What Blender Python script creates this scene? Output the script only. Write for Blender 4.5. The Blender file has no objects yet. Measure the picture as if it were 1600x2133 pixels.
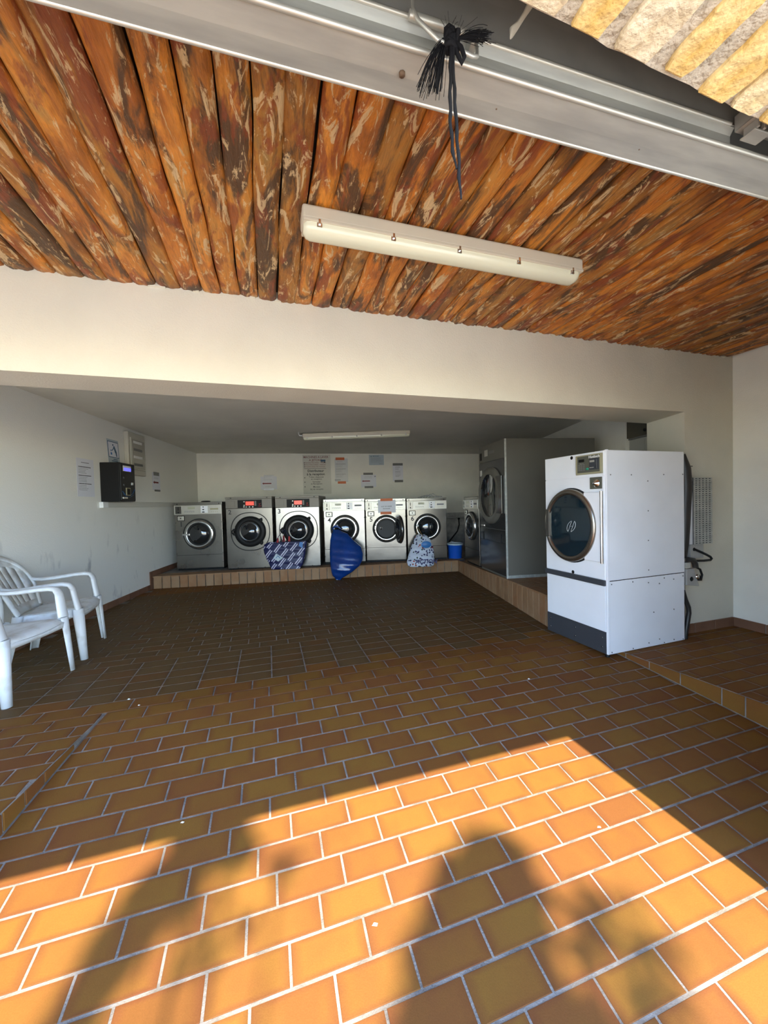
import bpy, math, random
from math import sin, cos, pi, radians, sqrt
from mathutils import Vector, Matrix
random.seed(7)
C = bpy.context.scene.collection

# ------------------------------------------------------------------ camera, light, exposure
CAM_H = 1.255
cd = bpy.data.cameras.new('camera'); cam = bpy.data.objects.new('camera', cd); C.objects.link(cam)
pit, rol = -0.0260144, -0.0266424
fwd = Vector((0, cos(pit), sin(pit))); up0 = Vector((0, -sin(pit), cos(pit))); rt0 = Vector((1, 0, 0))
rt = cos(rol)*rt0 + sin(rol)*up0; up = -sin(rol)*rt0 + cos(rol)*up0
M = Matrix((rt, up, -fwd)).transposed().to_4x4(); M.translation = Vector((0, 0, CAM_H))
cam.matrix_world = M
cd.sensor_fit = 'HORIZONTAL'; cd.sensor_width = 36; cd.lens = 36*789.387/1600
cd.clip_start = 0.02; cd.clip_end = 200
bpy.context.scene.camera = cam

TT = 0.2964349921                       # direction of the garage and its tiles
Ud = Vector((cos(TT), sin(TT), 0)); Vd = Vector((-sin(TT), cos(TT), 0))
def UV(u, v, z=0): return Ud*u + Vd*v + Vector((0, 0, z))
def tou(p): return p[0]*Ud[0]+p[1]*Ud[1]
def tov(p): return p[0]*Vd[0]+p[1]*Vd[1]

SUN_EL = radians(59.6)
hd = (Ud*-0.155 + Vd*0.988).normalized()
sundir = hd*cos(SUN_EL) + Vector((0, 0, -sin(SUN_EL)))      # the way the light travels
sl = bpy.data.lights.new('sun', 'SUN'); sl.energy = 8.0; sl.angle = radians(0.55); sl.color = (1.0, 0.90, 0.70)
so = bpy.data.objects.new('sun', sl); C.objects.link(so)
so.rotation_euler = sundir.to_track_quat('-Z', 'Y').to_euler(); so.location = (0, -6, 9)

w = bpy.data.worlds.new('world'); bpy.context.scene.world = w; w.use_nodes = True
nt = w.node_tree; nt.nodes.clear()
sky = nt.nodes.new('ShaderNodeTexSky'); sky.sky_type = 'NISHITA'; sky.sun_disc = False
sky.sun_elevation = SUN_EL; sky.sun_rotation = math.atan2(-hd[0], -hd[1])
sky.air_density = 0.9; sky.dust_density = 0.2; sky.ozone_density = 3.0
bg = nt.nodes.new('ShaderNodeBackground'); bg.inputs[1].default_value = 0.62
wo = nt.nodes.new('ShaderNodeOutputWorld')
nt.links.new(sky.outputs[0], bg.inputs[0]); nt.links.new(bg.outputs[0], wo.inputs[0])

vs = bpy.context.scene.view_settings
vs.view_transform = 'Standard'; vs.look = 'None'; vs.gamma = 1; vs.use_curve_mapping = False
vs.exposure = 1.0

# ------------------------------------------------------------------ materials
MATS = {}
def mat(name, col, rough=0.6, metal=0.0, var=0.0, vscale=4.0, bump=0.0, bscale=60.0, stretch=None, col2=None, spec=0.5, trans=0.0, emit=None, emit_s=0.0, alpha=1.0, rvar=0.0, coat=0.0, contrast=(0.35, 0.65), detail=4.0):
    if name in MATS: return MATS[name]
    m = bpy.data.materials.new(name); m.use_nodes = True
    n = m.node_tree; b = n.nodes['Principled BSDF']
    b.inputs['Base Color'].default_value = (*col, 1); b.inputs['Roughness'].default_value = rough
    b.inputs['Metallic'].default_value = metal; b.inputs['Specular IOR Level'].default_value = spec
    b.inputs['Transmission Weight'].default_value = trans; b.inputs['Alpha'].default_value = alpha
    b.inputs['Coat Weight'].default_value = coat
    if emit: b.inputs['Emission Color'].default_value = (*emit, 1); b.inputs['Emission Strength'].default_value = emit_s
    tc = n.nodes.new('ShaderNodeTexCoord'); mp = n.nodes.new('ShaderNodeMapping')
    n.links.new(tc.outputs['Object'], mp.inputs[0])
    if stretch: mp.inputs['Scale'].default_value = stretch
    if var > 0 or col2:
        no = n.nodes.new('ShaderNodeTexNoise'); no.inputs['Scale'].default_value = vscale; no.inputs['Detail'].default_value = detail
        n.links.new(mp.outputs[0], no.inputs[0])
        cr = n.nodes.new('ShaderNodeValToRGB')
        c2 = col2 if col2 else tuple(max(0, c*(1-var)) for c in col)
        c1 = col if col2 else tuple(min(1, c*(1+var*0.6)) for c in col)
        cr.color_ramp.elements[0].position = contrast[0]; cr.color_ramp.elements[1].position = contrast[1]
        cr.color_ramp.elements[0].color = (*c2, 1); cr.color_ramp.elements[1].color = (*c1, 1)
        n.links.new(no.outputs[0], cr.inputs[0]); n.links.new(cr.outputs[0], b.inputs['Base Color'])
        if rvar:
            mr = n.nodes.new('ShaderNodeMapRange'); mr.inputs[3].default_value = rough-rvar; mr.inputs[4].default_value = rough+rvar
            n.links.new(no.outputs[0], mr.inputs[0]); n.links.new(mr.outputs[0], b.inputs['Roughness'])
    if bump > 0:
        nb = n.nodes.new('ShaderNodeTexNoise'); nb.inputs['Scale'].default_value = bscale; nb.inputs['Detail'].default_value = 5
        n.links.new(mp.outputs[0], nb.inputs[0])
        bp = n.nodes.new('ShaderNodeBump'); bp.inputs['Strength'].default_value = bump; bp.inputs['Distance'].default_value = 0.01
        n.links.new(nb.outputs[0], bp.inputs['Height']); n.links.new(bp.outputs[0], b.inputs['Normal'])
    MATS[name] = m
    return m

WALL = mat('wall_paint', (0.84, 0.82, 0.74), 0.85, var=0.05, vscale=2.2, bump=0.25, bscale=120, spec=0.2)
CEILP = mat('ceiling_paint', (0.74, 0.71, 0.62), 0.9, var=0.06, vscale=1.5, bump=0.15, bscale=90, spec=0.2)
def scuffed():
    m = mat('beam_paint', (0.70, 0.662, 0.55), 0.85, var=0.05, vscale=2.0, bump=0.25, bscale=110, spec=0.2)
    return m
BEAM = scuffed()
def wall_left_mat():
    # white paint with faint grey scuff marks low on the wall
    m = bpy.data.materials.new('scuffed_wall'); m.use_nodes = True; n = m.node_tree; b = n.nodes['Principled BSDF']
    b.inputs['Roughness'].default_value = 0.85; b.inputs['Specular IOR Level'].default_value = 0.2
    tc = n.nodes.new('ShaderNodeTexCoord'); mp = n.nodes.new('ShaderNodeMapping'); mp.inputs['Scale'].default_value = (3, 3, 1.2)
    n.links.new(tc.outputs['Object'], mp.inputs[0])
    no = n.nodes.new('ShaderNodeTexNoise'); no.inputs['Scale'].default_value = 2.2; no.inputs['Detail'].default_value = 7; n.links.new(mp.outputs[0], no.inputs[0])
    cr = n.nodes.new('ShaderNodeValToRGB'); cr.color_ramp.elements[0].position = 0.60; cr.color_ramp.elements[1].position = 0.74
    cr.color_ramp.elements[0].color = (0, 0, 0, 1); n.links.new(no.outputs[0], cr.inputs[0])
    sx = n.nodes.new('ShaderNodeSeparateXYZ'); n.links.new(tc.outputs['Object'], sx.inputs[0])
    mr = n.nodes.new('ShaderNodeMapRange'); mr.inputs[1].default_value = 1.3; mr.inputs[2].default_value = 0.5; n.links.new(sx.outputs[2], mr.inputs[0])
    mu = n.nodes.new('ShaderNodeMath'); mu.operation = 'MULTIPLY'; n.links.new(cr.outputs[0], mu.inputs[0]); n.links.new(mr.outputs[0], mu.inputs[1])
    mx = n.nodes.new('ShaderNodeMix'); mx.data_type = 'RGBA'; mx.inputs[6].default_value = (0.83, 0.82, 0.76, 1); mx.inputs[7].default_value = (0.42, 0.42, 0.42, 1)
    n.links.new(mu.outputs[0], mx.inputs[0]); n.links.new(mx.outputs[2], b.inputs['Base Color'])
    nb = n.nodes.new('ShaderNodeTexNoise'); nb.inputs['Scale'].default_value = 100; n.links.new(tc.outputs['Object'], nb.inputs[0])
    bp = n.nodes.new('ShaderNodeBump'); bp.inputs['Strength'].default_value = 0.2; bp.inputs['Distance'].default_value = 0.01
    n.links.new(nb.outputs[0], bp.inputs['Height']); n.links.new(bp.outputs[0], b.inputs['Normal'])
    return m
WALLL = wall_left_mat()
GROUT = mat('grout', (0.25, 0.22, 0.185), 0.95, var=0.35, vscale=12, bump=0.5, bscale=150, spec=0.2)
PAVE = mat('pavement', (0.60, 0.57, 0.50), 0.9, var=0.15, vscale=3, bump=0.3, bscale=60)

def tile_mat(name, ramp, edge, rough):
    m = bpy.data.materials.new(name); m.use_nodes = True; n = m.node_tree; b = n.nodes['Principled BSDF']
    b.inputs['Roughness'].default_value = rough; b.inputs['Specular IOR Level'].default_value = 0.10
    at = n.nodes.new('ShaderNodeAttribute'); at.attribute_name = 'tone'
    cr = n.nodes.new('ShaderNodeValToRGB'); cr.color_ramp.interpolation = 'LINEAR'
    while len(cr.color_ramp.elements) < len(ramp): cr.color_ramp.elements.new(0.5)
    for i, c in enumerate(ramp):
        cr.color_ramp.elements[i].position = i/(len(ramp)-1); cr.color_ramp.elements[i].color = (*c, 1)
    ge = n.nodes.new('ShaderNodeNewGeometry')
    no = n.nodes.new('ShaderNodeTexNoise'); no.inputs['Scale'].default_value = 5.5; no.inputs['Detail'].default_value = 3
    n.links.new(ge.outputs['Position'], no.inputs[0])
    ad = n.nodes.new('ShaderNodeMath'); ad.operation = 'MULTIPLY_ADD'; ad.inputs[1].default_value = 0.9; 
    sb = n.nodes.new('ShaderNodeMath'); sb.operation = 'SUBTRACT'; sb.inputs[1].default_value = 0.5
    n.links.new(no.outputs[0], sb.inputs[0]); n.links.new(sb.outputs[0], ad.inputs[0]); n.links.new(at.outputs['Fac'], ad.inputs[2])
    ad.use_clamp = True
    n.links.new(ad.outputs[0], cr.inputs[0])
    # reddish burnt rim that each tile has from firing
    ar = n.nodes.new('ShaderNodeAttribute'); ar.attribute_name = 'rim'
    no3 = n.nodes.new('ShaderNodeTexNoise'); no3.inputs['Scale'].default_value = 9; n.links.new(ge.outputs['Position'], no3.inputs[0])
    mm = n.nodes.new('ShaderNodeMath'); mm.operation = 'MULTIPLY'; n.links.new(ar.outputs['Fac'], mm.inputs[0]); n.links.new(no3.outputs[0], mm.inputs[1])
    mx = n.nodes.new('ShaderNodeMix'); mx.data_type = 'RGBA'; mx.inputs[7].default_value = (*edge, 1)
    n.links.new(mm.outputs[0], mx.inputs[0]); n.links.new(cr.outputs[0], mx.inputs[6])
    # fine speckle
    n2 = n.nodes.new('ShaderNodeTexNoise'); n2.inputs['Scale'].default_value = 260; n2.inputs['Detail'].default_value = 2
    n.links.new(ge.outputs['Position'], n2.inputs[0])
    mr = n.nodes.new('ShaderNodeMapRange'); mr.inputs[3].default_value = 0.86; mr.inputs[4].default_value = 1.12; n.links.new(n2.outputs[0], mr.inputs[0])
    hv = n.nodes.new('ShaderNodeHueSaturation'); n.links.new(mr.outputs[0], hv.inputs['Value']); n.links.new(mx.outputs[2], hv.inputs['Color'])
    n.links.new(hv.outputs[0], b.inputs['Base Color'])
    bp = n.nodes.new('ShaderNodeBump'); bp.inputs['Strength'].default_value = 0.15; bp.inputs['Distance'].default_value = 0.003
    n.links.new(n2.outputs[0], bp.inputs['Height']); n.links.new(bp.outputs[0], b.inputs['Normal'])
    return m
TILE = tile_mat('terracotta_tile', [(0.172, 0.066, 0.019), (0.188, 0.080, 0.018), (0.200, 0.094, 0.019), (0.190, 0.084, 0.019), (0.178, 0.071, 0.018)], (0.135, 0.042, 0.018), 0.6)
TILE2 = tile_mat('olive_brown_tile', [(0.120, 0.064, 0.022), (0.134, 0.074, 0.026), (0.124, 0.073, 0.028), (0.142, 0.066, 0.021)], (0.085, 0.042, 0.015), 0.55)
TILE3 = tile_mat('step_tile', [(0.27, 0.15, 0.075), (0.36, 0.22, 0.12), (0.30, 0.15, 0.07), (0.33, 0.21, 0.12)], (0.24, 0.12, 0.06), 0.6)
TILE4 = tile_mat('skirting_tile', [(0.20, 0.10, 0.06), (0.25, 0.13, 0.08), (0.17, 0.08, 0.05)], (0.15, 0.07, 0.04), 0.55)

def wood_mat():
    m = bpy.data.materials.new('peeled_log'); m.use_nodes = True; n = m.node_tree; b = n.nodes['Principled BSDF']
    b.inputs['Roughness'].default_value = 0.42; b.inputs['Specular IOR Level'].default_value = 0.4
    tc = n.nodes.new('ShaderNodeTexCoord'); oi = n.nodes.new('ShaderNodeObjectInfo')
    ml = n.nodes.new('ShaderNodeMath'); ml.operation = 'MULTIPLY'; ml.inputs[1].default_value = 37.0; n.links.new(oi.outputs['Random'], ml.inputs[0])
    cb = n.nodes.new('ShaderNodeCombineXYZ'); n.links.new(ml.outputs[0], cb.inputs[0]); n.links.new(ml.outputs[0], cb.inputs[1])
    av = n.nodes.new('ShaderNodeVectorMath'); av.operation = 'ADD'; n.links.new(tc.outputs['Object'], av.inputs[0]); n.links.new(cb.outputs[0], av.inputs[1])
    def noise(sc, scale, detail, dist=0.0, rough=0.55):
        mp = n.nodes.new('ShaderNodeMapping'); mp.inputs['Scale'].default_value = scale; n.links.new(av.outputs[0], mp.inputs[0])
        no = n.nodes.new('ShaderNodeTexNoise'); no.inputs['Scale'].default_value = sc; no.inputs['Detail'].default_value = detail
        no.inputs['Distortion'].default_value = dist; no.inputs['Roughness'].default_value = rough
        n.links.new(mp.outputs[0], no.inputs[0]); return no
    def ramp(src, els):
        cr = n.nodes.new('ShaderNodeValToRGB')
        while len(cr.color_ramp.elements) < len(els): cr.color_ramp.elements.new(0.5)
        for i, (p, c) in enumerate(els): cr.color_ramp.elements[i].position = p; cr.color_ramp.elements[i].color = (*c, 1) if len(c) == 3 else c
        n.links.new(src, cr.inputs[0]); return cr
    def mix(fac, a, bb):
        mx = n.nodes.new('ShaderNodeMix'); mx.data_type = 'RGBA'; n.links.new(fac, mx.inputs[0])
        for s, i in ((a, 6), (bb, 7)):
            if isinstance(s, tuple): mx.inputs[i].default_value = (*s, 1)
            else: n.links.new(s, mx.inputs[i])
        return mx.outputs[2]
    n1 = noise(3.0, (3.0, 1.0, 3.0), 7, 0.6, 0.6)
    base = ramp(n1.outputs[0], [(0.25, (0.16, 0.055, 0.014)), (0.42, (0.43, 0.145, 0.022)), (0.54, (0.64, 0.25, 0.038)), (0.68, (0.50, 0.25, 0.065)), (0.85, (0.76, 0.43, 0.13))])
    # per log shift towards grey-brown, red or yellow
    lr = ramp(oi.outputs['Random'], [(0.0, (0.80, 0.82, 0.86)), (0.25, (1.15, 0.95, 0.7)), (0.5, (1.2, 1.15, 0.9)), (0.75, (0.62, 0.70, 0.80)), (1.0, (1.3, 1.25, 1.1))])
    mm = n.nodes.new('ShaderNodeMix'); mm.data_type = 'RGBA'; mm.blend_type = 'MULTIPLY'; mm.inputs[0].default_value = 1.0
    n.links.new(base.outputs[0], mm.inputs[6]); n.links.new(lr.outputs[0], mm.inputs[7])
    # long dark bark stains
    n2 = noise(1.6, (4.5, 0.9, 4.5), 8, 1.2, 0.65)
    f2 = ramp(n2.outputs[0], [(0.50, (0, 0, 0)), (0.585, (0.92, 0.92, 0.92))])
    c2 = mix(f2.outputs[0], mm.outputs[2], (0.085, 0.045, 0.022))
    # red-brown inner bark
    n5 = noise(2.4, (3.0, 1.0, 3.0), 6, 1.5, 0.6)
    f5 = ramp(n5.outputs[0], [(0.54, (0, 0, 0)), (0.60, (0.8, 0.8, 0.8))])
    c2 = mix(f5.outputs[0], c2, (0.30, 0.065, 0.018))
    # pale flaking fibre
    n3 = noise(4.2, (4.0, 1.0, 4.0), 9, 1.8, 0.72)
    f3 = ramp(n3.outputs[0], [(0.555, (0, 0, 0)), (0.585, (0.85, 0.85, 0.85))])
    c3 = mix(f3.outputs[0], c2, (0.78, 0.56, 0.30))
    # fine grain
    n4 = noise(30, (3.5, 0.5, 3.5), 5)
    g = n.nodes.new('ShaderNodeMapRange'); g.inputs[3].default_value = 0.55; g.inputs[4].default_value = 1.35; n.links.new(n4.outputs[0], g.inputs[0])
    hv = n.nodes.new('ShaderNodeHueSaturation'); n.links.new(g.outputs[0], hv.inputs['Value']); n.links.new(c3, hv.inputs['Color'])
    n.links.new(hv.outputs[0], b.inputs['Base Color'])
    ad = n.nodes.new('ShaderNodeMath'); n.links.new(n3.outputs[0], ad.inputs[0]); n.links.new(n4.outputs[0], ad.inputs[1])
    bp = n.nodes.new('ShaderNodeBump'); bp.inputs['Strength'].default_value = 0.7; bp.inputs['Distance'].default_value = 0.012
    n.links.new(ad.outputs[0], bp.inputs['Height']); n.links.new(bp.outputs[0], b.inputs['Normal'])
    return m
WOOD = wood_mat()
DARK = mat('dark_void', (0.02, 0.018, 0.016), 0.9)
STEEL = mat('stainless', (0.25, 0.25, 0.245), 0.22, 0.97, var=0.10, vscale=2.5, rvar=0.06, bump=0.25, bscale=3.0)
STEELM = mat('stainless_dim_reflection', (0.24, 0.225, 0.20), 0.28, 0.9, var=0.12, vscale=2.5, rvar=0.05)  # darker copy of stainless: dim reflections on the left washers put into its colour
STEELN = mat('stainless_mid_reflection', (0.19, 0.185, 0.175), 0.22, 0.95, var=0.12, vscale=2.5, rvar=0.05, bump=0.25, bscale=3.0)  # mid grey copy of stainless; the weaker reflection is set in the colour
STEELR = mat('polished_steel', (0.60, 0.60, 0.58), 0.2, 0.97)
STEELD = mat('stainless_dark', (0.16, 0.155, 0.145), 0.22, 0.9, var=0.2, vscale=3, rvar=0.06)
PANEL = mat('panel_metal', (0.55, 0.53, 0.47), 0.35, 0.5, var=0.06)
TAUPE = mat('taupe_panel', (0.22, 0.20, 0.17), 0.5, 0.2)
CHROME = mat('chrome', (0.80, 0.80, 0.80), 0.12, 1.0)
BLACK = mat('black_plastic', (0.010, 0.010, 0.010), 0.5, spec=0.2)
RUBBER = mat('black_rubber', (0.012, 0.012, 0.012), 0.6)
GLASSB = mat('dark_glass', (0.012, 0.014, 0.016), 0.05, 0.0, spec=0.8, coat=0.6)
REDD = mat('red_display', (0.65, 0.06, 0.04), 0.3, emit=(0.9, 0.10, 0.06), emit_s=0.35)
BLUED = mat('blue_display', (0.05, 0.05, 0.8), 0.3, emit=(0.08, 0.08, 1.0), emit_s=1.2)
LCD = mat('lcd', (0.42, 0.42, 0.30), 0.3)
WHITEP = mat('white_plastic', (0.78, 0.79, 0.78), 0.38, var=0.10, vscale=7, spec=0.5)
CHAIRM = mat('weathered_white_plastic', (0.76, 0.77, 0.75), 0.42, col2=(0.52, 0.49, 0.43), vscale=9, contrast=(0.30, 0.52), bump=0.1, bscale=200)
ENAMEL = mat('white_enamel', (0.90, 0.91, 0.93), 0.32, var=0.03, vscale=3, coat=0.2)
CHARC = mat('charcoal_plastic', (0.045, 0.048, 0.055), 0.5)
GREYP = mat('grey_paint', (0.125, 0.118, 0.098), 0.45, 0.0, var=0.08, vscale=2)
GREYS = mat('glossy_grey_metal', (0.10, 0.10, 0.098), 0.14, 0.7)
BEIGE = mat('beige_plastic', (0.52, 0.50, 0.42), 0.5)
KHAKI = mat('khaki_trim', (0.36, 0.33, 0.20), 0.45)
OLIVE = mat('olive_control', (0.10, 0.10, 0.075), 0.4)
GREEN = mat('green_button', (0.02, 0.30, 0.17), 0.35)
PAPER = mat('paper', (0.74, 0.75, 0.80), 0.7)
PAPERB = mat('blue_grey_paper', (0.46, 0.53, 0.57), 0.6)
SIGN = mat('sign_board', (0.62, 0.61, 0.54), 0.55)
INK = mat('black_ink', (0.03, 0.03, 0.03), 0.6)
INKG = mat('grey_ink', (0.22, 0.22, 0.24), 0.6)
INKR = mat('dark_red_ink', (0.22, 0.03, 0.03), 0.6)
INKB = mat('blue_ink', (0.05, 0.12, 0.20), 0.6)
INKW = mat('white_print', (0.8, 0.8, 0.78), 0.5)
ORANGE = mat('orange_tape', (0.60, 0.13, 0.02), 0.5)
TAPE = mat('grey_tape', (0.16, 0.16, 0.15), 0.5)
SELLO = mat('clear_tape', (0.75, 0.76, 0.76), 0.15, alpha=0.35)
GALV = mat('galvanised_steel', (0.62, 0.63, 0.58), 0.48, 0.55, col2=(0.48, 0.49, 0.46), vscale=9, stretch=(0.5, 3, 3), bump=0.05, bscale=20)
GALVB = mat('bright_galvanised', (0.66, 0.66, 0.60), 0.42, 0.6, var=0.1)
GALVD = mat('dull_galvanised', (0.46, 0.45, 0.42), 0.6, 0.3, var=0.15, vscale=5)
RUST = mat('rusty_bolt', (0.16, 0.10, 0.06), 0.7, 0.3)
ROPE = mat('black_rope', (0.014, 0.014, 0.016), 0.9, spec=0.15)
STONEM = [mat('pale_stone', (0.84, 0.74, 0.55), 0.9, col2=(0.66, 0.53, 0.34), vscale=22, bump=1.0, bscale=45, detail=8),
          mat('gold_stone', (0.88, 0.67, 0.32), 0.9, col2=(0.72, 0.45, 0.12), vscale=16, bump=1.0, bscale=40, detail=8),
          mat('cream_stone', (0.88, 0.74, 0.46), 0.9, col2=(0.70, 0.54, 0.28), vscale=19, bump=1.0, bscale=42, detail=8)]
MORTAR = mat('mortar', (0.60, 0.54, 0.44), 0.95, var=0.2, vscale=18, bump=1.2, bscale=55)
def stripes_mat():
    m = bpy.data.materials.new('navy_striped_fabric'); m.use_nodes = True; n = m.node_tree; b = n.nodes['Principled BSDF']; b.inputs['Roughness'].default_value = 0.45
    tc = n.nodes.new('ShaderNodeTexCoord'); sx = n.nodes.new('ShaderNodeSeparateXYZ'); n.links.new(tc.outputs['Object'], sx.inputs[0])
    def mth(op, a, bb=None, c=None):
        k = n.nodes.new('ShaderNodeMath'); k.operation = op
        for i, s in enumerate((a, bb, c)):
            if s is None: continue
            if isinstance(s, (int, float)): k.inputs[i].default_value = s
            else: n.links.new(s, k.inputs[i])
        return k.outputs[0]
    # bands run down-right, each band's stripes are shifted by half
    p = mth('ADD', mth('MULTIPLY', sx.outputs[0], 0.62), mth('MULTIPLY', sx.outputs[2], 0.78))      # along the stripe
    q = mth('SUBTRACT', mth('MULTIPLY', sx.outputs[0], 0.78), mth('MULTIPLY', sx.outputs[2], 0.62))  # across
    q2 = mth('MULTIPLY', q, 7.6)
    band = mth('FLOOR', mth('MULTIPLY', mth('ADD', p, mth('MULTIPLY', q, -0.12)), 6.5))
    sh = mth('MULTIPLY', mth('MODULO', mth('ADD', band, 40.0), 2.0), 0.5)
    fr = mth('FRACT', mth('ADD', mth('ADD', q2, sh), 20.0))
    l1 = mth('LESS_THAN', fr, 0.13); l2 = mth('COMPARE', fr, 0.30, 0.055)
    f = mth('MAXIMUM', l1, l2)
    mx = n.nodes.new('ShaderNodeMix'); mx.data_type = 'RGBA'; mx.inputs[6].default_value = (0.006, 0.008, 0.06, 1); mx.inputs[7].default_value = (0.52, 0.50, 0.62, 1)
    n.links.new(f, mx.inputs[0]); n.links.new(mx.outputs[2], b.inputs['Base Color'])
    return m
STRIPE = stripes_mat()
NAVY = mat('navy_fabric', (0.012, 0.014, 0.05), 0.6)
BLUEBAG = mat('blue_plastic_film', (0.003, 0.036, 0.20), 0.25, var=0.2, vscale=5, coat=0.4, bump=0.9, bscale=11)
BLUEP = mat('blue_bucket_plastic', (0.008, 0.09, 0.50), 0.35)
LIDP = mat('cloudy_lid', (0.45, 0.58, 0.68), 0.35)
def actbag_mat():
    m = bpy.data.materials.new('printed_white_film'); m.use_nodes = True; n = m.node_tree; b = n.nodes['Principled BSDF']; b.inputs['Roughness'].default_value = 0.4
    tc = n.nodes.new('ShaderNodeTexCoord')
    vo = n.nodes.new('ShaderNodeTexVoronoi'); vo.inputs['Scale'].default_value = 21; n.links.new(tc.outputs['Object'], vo.inputs[0])
    no = n.nodes.new('ShaderNodeTexNoise'); no.inputs['Scale'].default_value = 38; n.links.new(tc.outputs['Object'], no.inputs[0])
    ad = n.nodes.new('ShaderNodeMath'); ad.operation = 'MULTIPLY_ADD'; ad.inputs[1].default_value = 0.5; n.links.new(no.outputs[0], ad.inputs[0]); n.links.new(vo.outputs['Distance'], ad.inputs[2])
    lt = n.nodes.new('ShaderNodeMath'); lt.operation = 'LESS_THAN'; lt.inputs[1].default_value = 0.60; n.links.new(ad.outputs[0], lt.inputs[0])
    cr = n.nodes.new('ShaderNodeValToRGB'); cr.color_ramp.interpolation = 'CONSTANT'
    cols = [(0.0, (0.02, 0.02, 0.09)), (0.35, (0.35, 0.02, 0.02)), (0.5, (0.02, 0.05, 0.03)), (0.62, (0.02, 0.02, 0.08)), (0.85, (0.30, 0.05, 0.03))]
    while len(cr.color_ramp.elements) < 5: cr.color_ramp.elements.new(0.5)
    for i, (p, c) in enumerate(cols): cr.color_ramp.elements[i].position = p; cr.color_ramp.elements[i].color = (*c, 1)
    sp = n.nodes.new('ShaderNodeSeparateColor'); n.links.new(vo.outputs['Color'], sp.inputs[0]); n.links.new(sp.outputs[0], cr.inputs[0])
    mx = n.nodes.new('ShaderNodeMix'); mx.data_type = 'RGBA'; mx.inputs[6].default_value = (0.60, 0.64, 0.72, 1)
    n.links.new(lt.outputs[0], mx.inputs[0]); n.links.new(cr.outputs[0], mx.inputs[7]); n.links.new(mx.outputs[2], b.inputs['Base Color'])
    return m
ACT = actbag_mat()
BLUEPR = mat('blue_print', (0.03, 0.16, 0.42), 0.4)
BROWNH = mat('brown_handle', (0.34, 0.20, 0.06), 0.5)
REDC = mat('red_fabric', (0.35, 0.02, 0.02), 0.7)
TUBE_COVER = mat('lamp_cover', (0.80, 0.79, 0.60), 0.25, spec=0.6, coat=0.3)
TUBE_BODY = mat('lamp_body', (0.62, 0.56, 0.44), 0.5)
PLY = mat('brown_board', (0.10, 0.085, 0.055), 0.6)
DUCT = mat('dark_duct', (0.025, 0.022, 0.02), 0.45)
PIPEM = mat('grey_pipe', (0.30, 0.30, 0.28), 0.5)
PLASTER = mat('stained_plaster', (0.50, 0.48, 0.44), 0.9, col2=(0.28, 0.27, 0.25), vscale=7, bump=0.3, bscale=30)
LEAF = mat('leaves', (0.05, 0.11, 0.02), 0.6)
BARK = mat('bark', (0.16, 0.11, 0.07), 0.9, bump=0.6)
CRUMB = mat('white_crumb', (0.8, 0.78, 0.72), 0.8)

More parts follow.
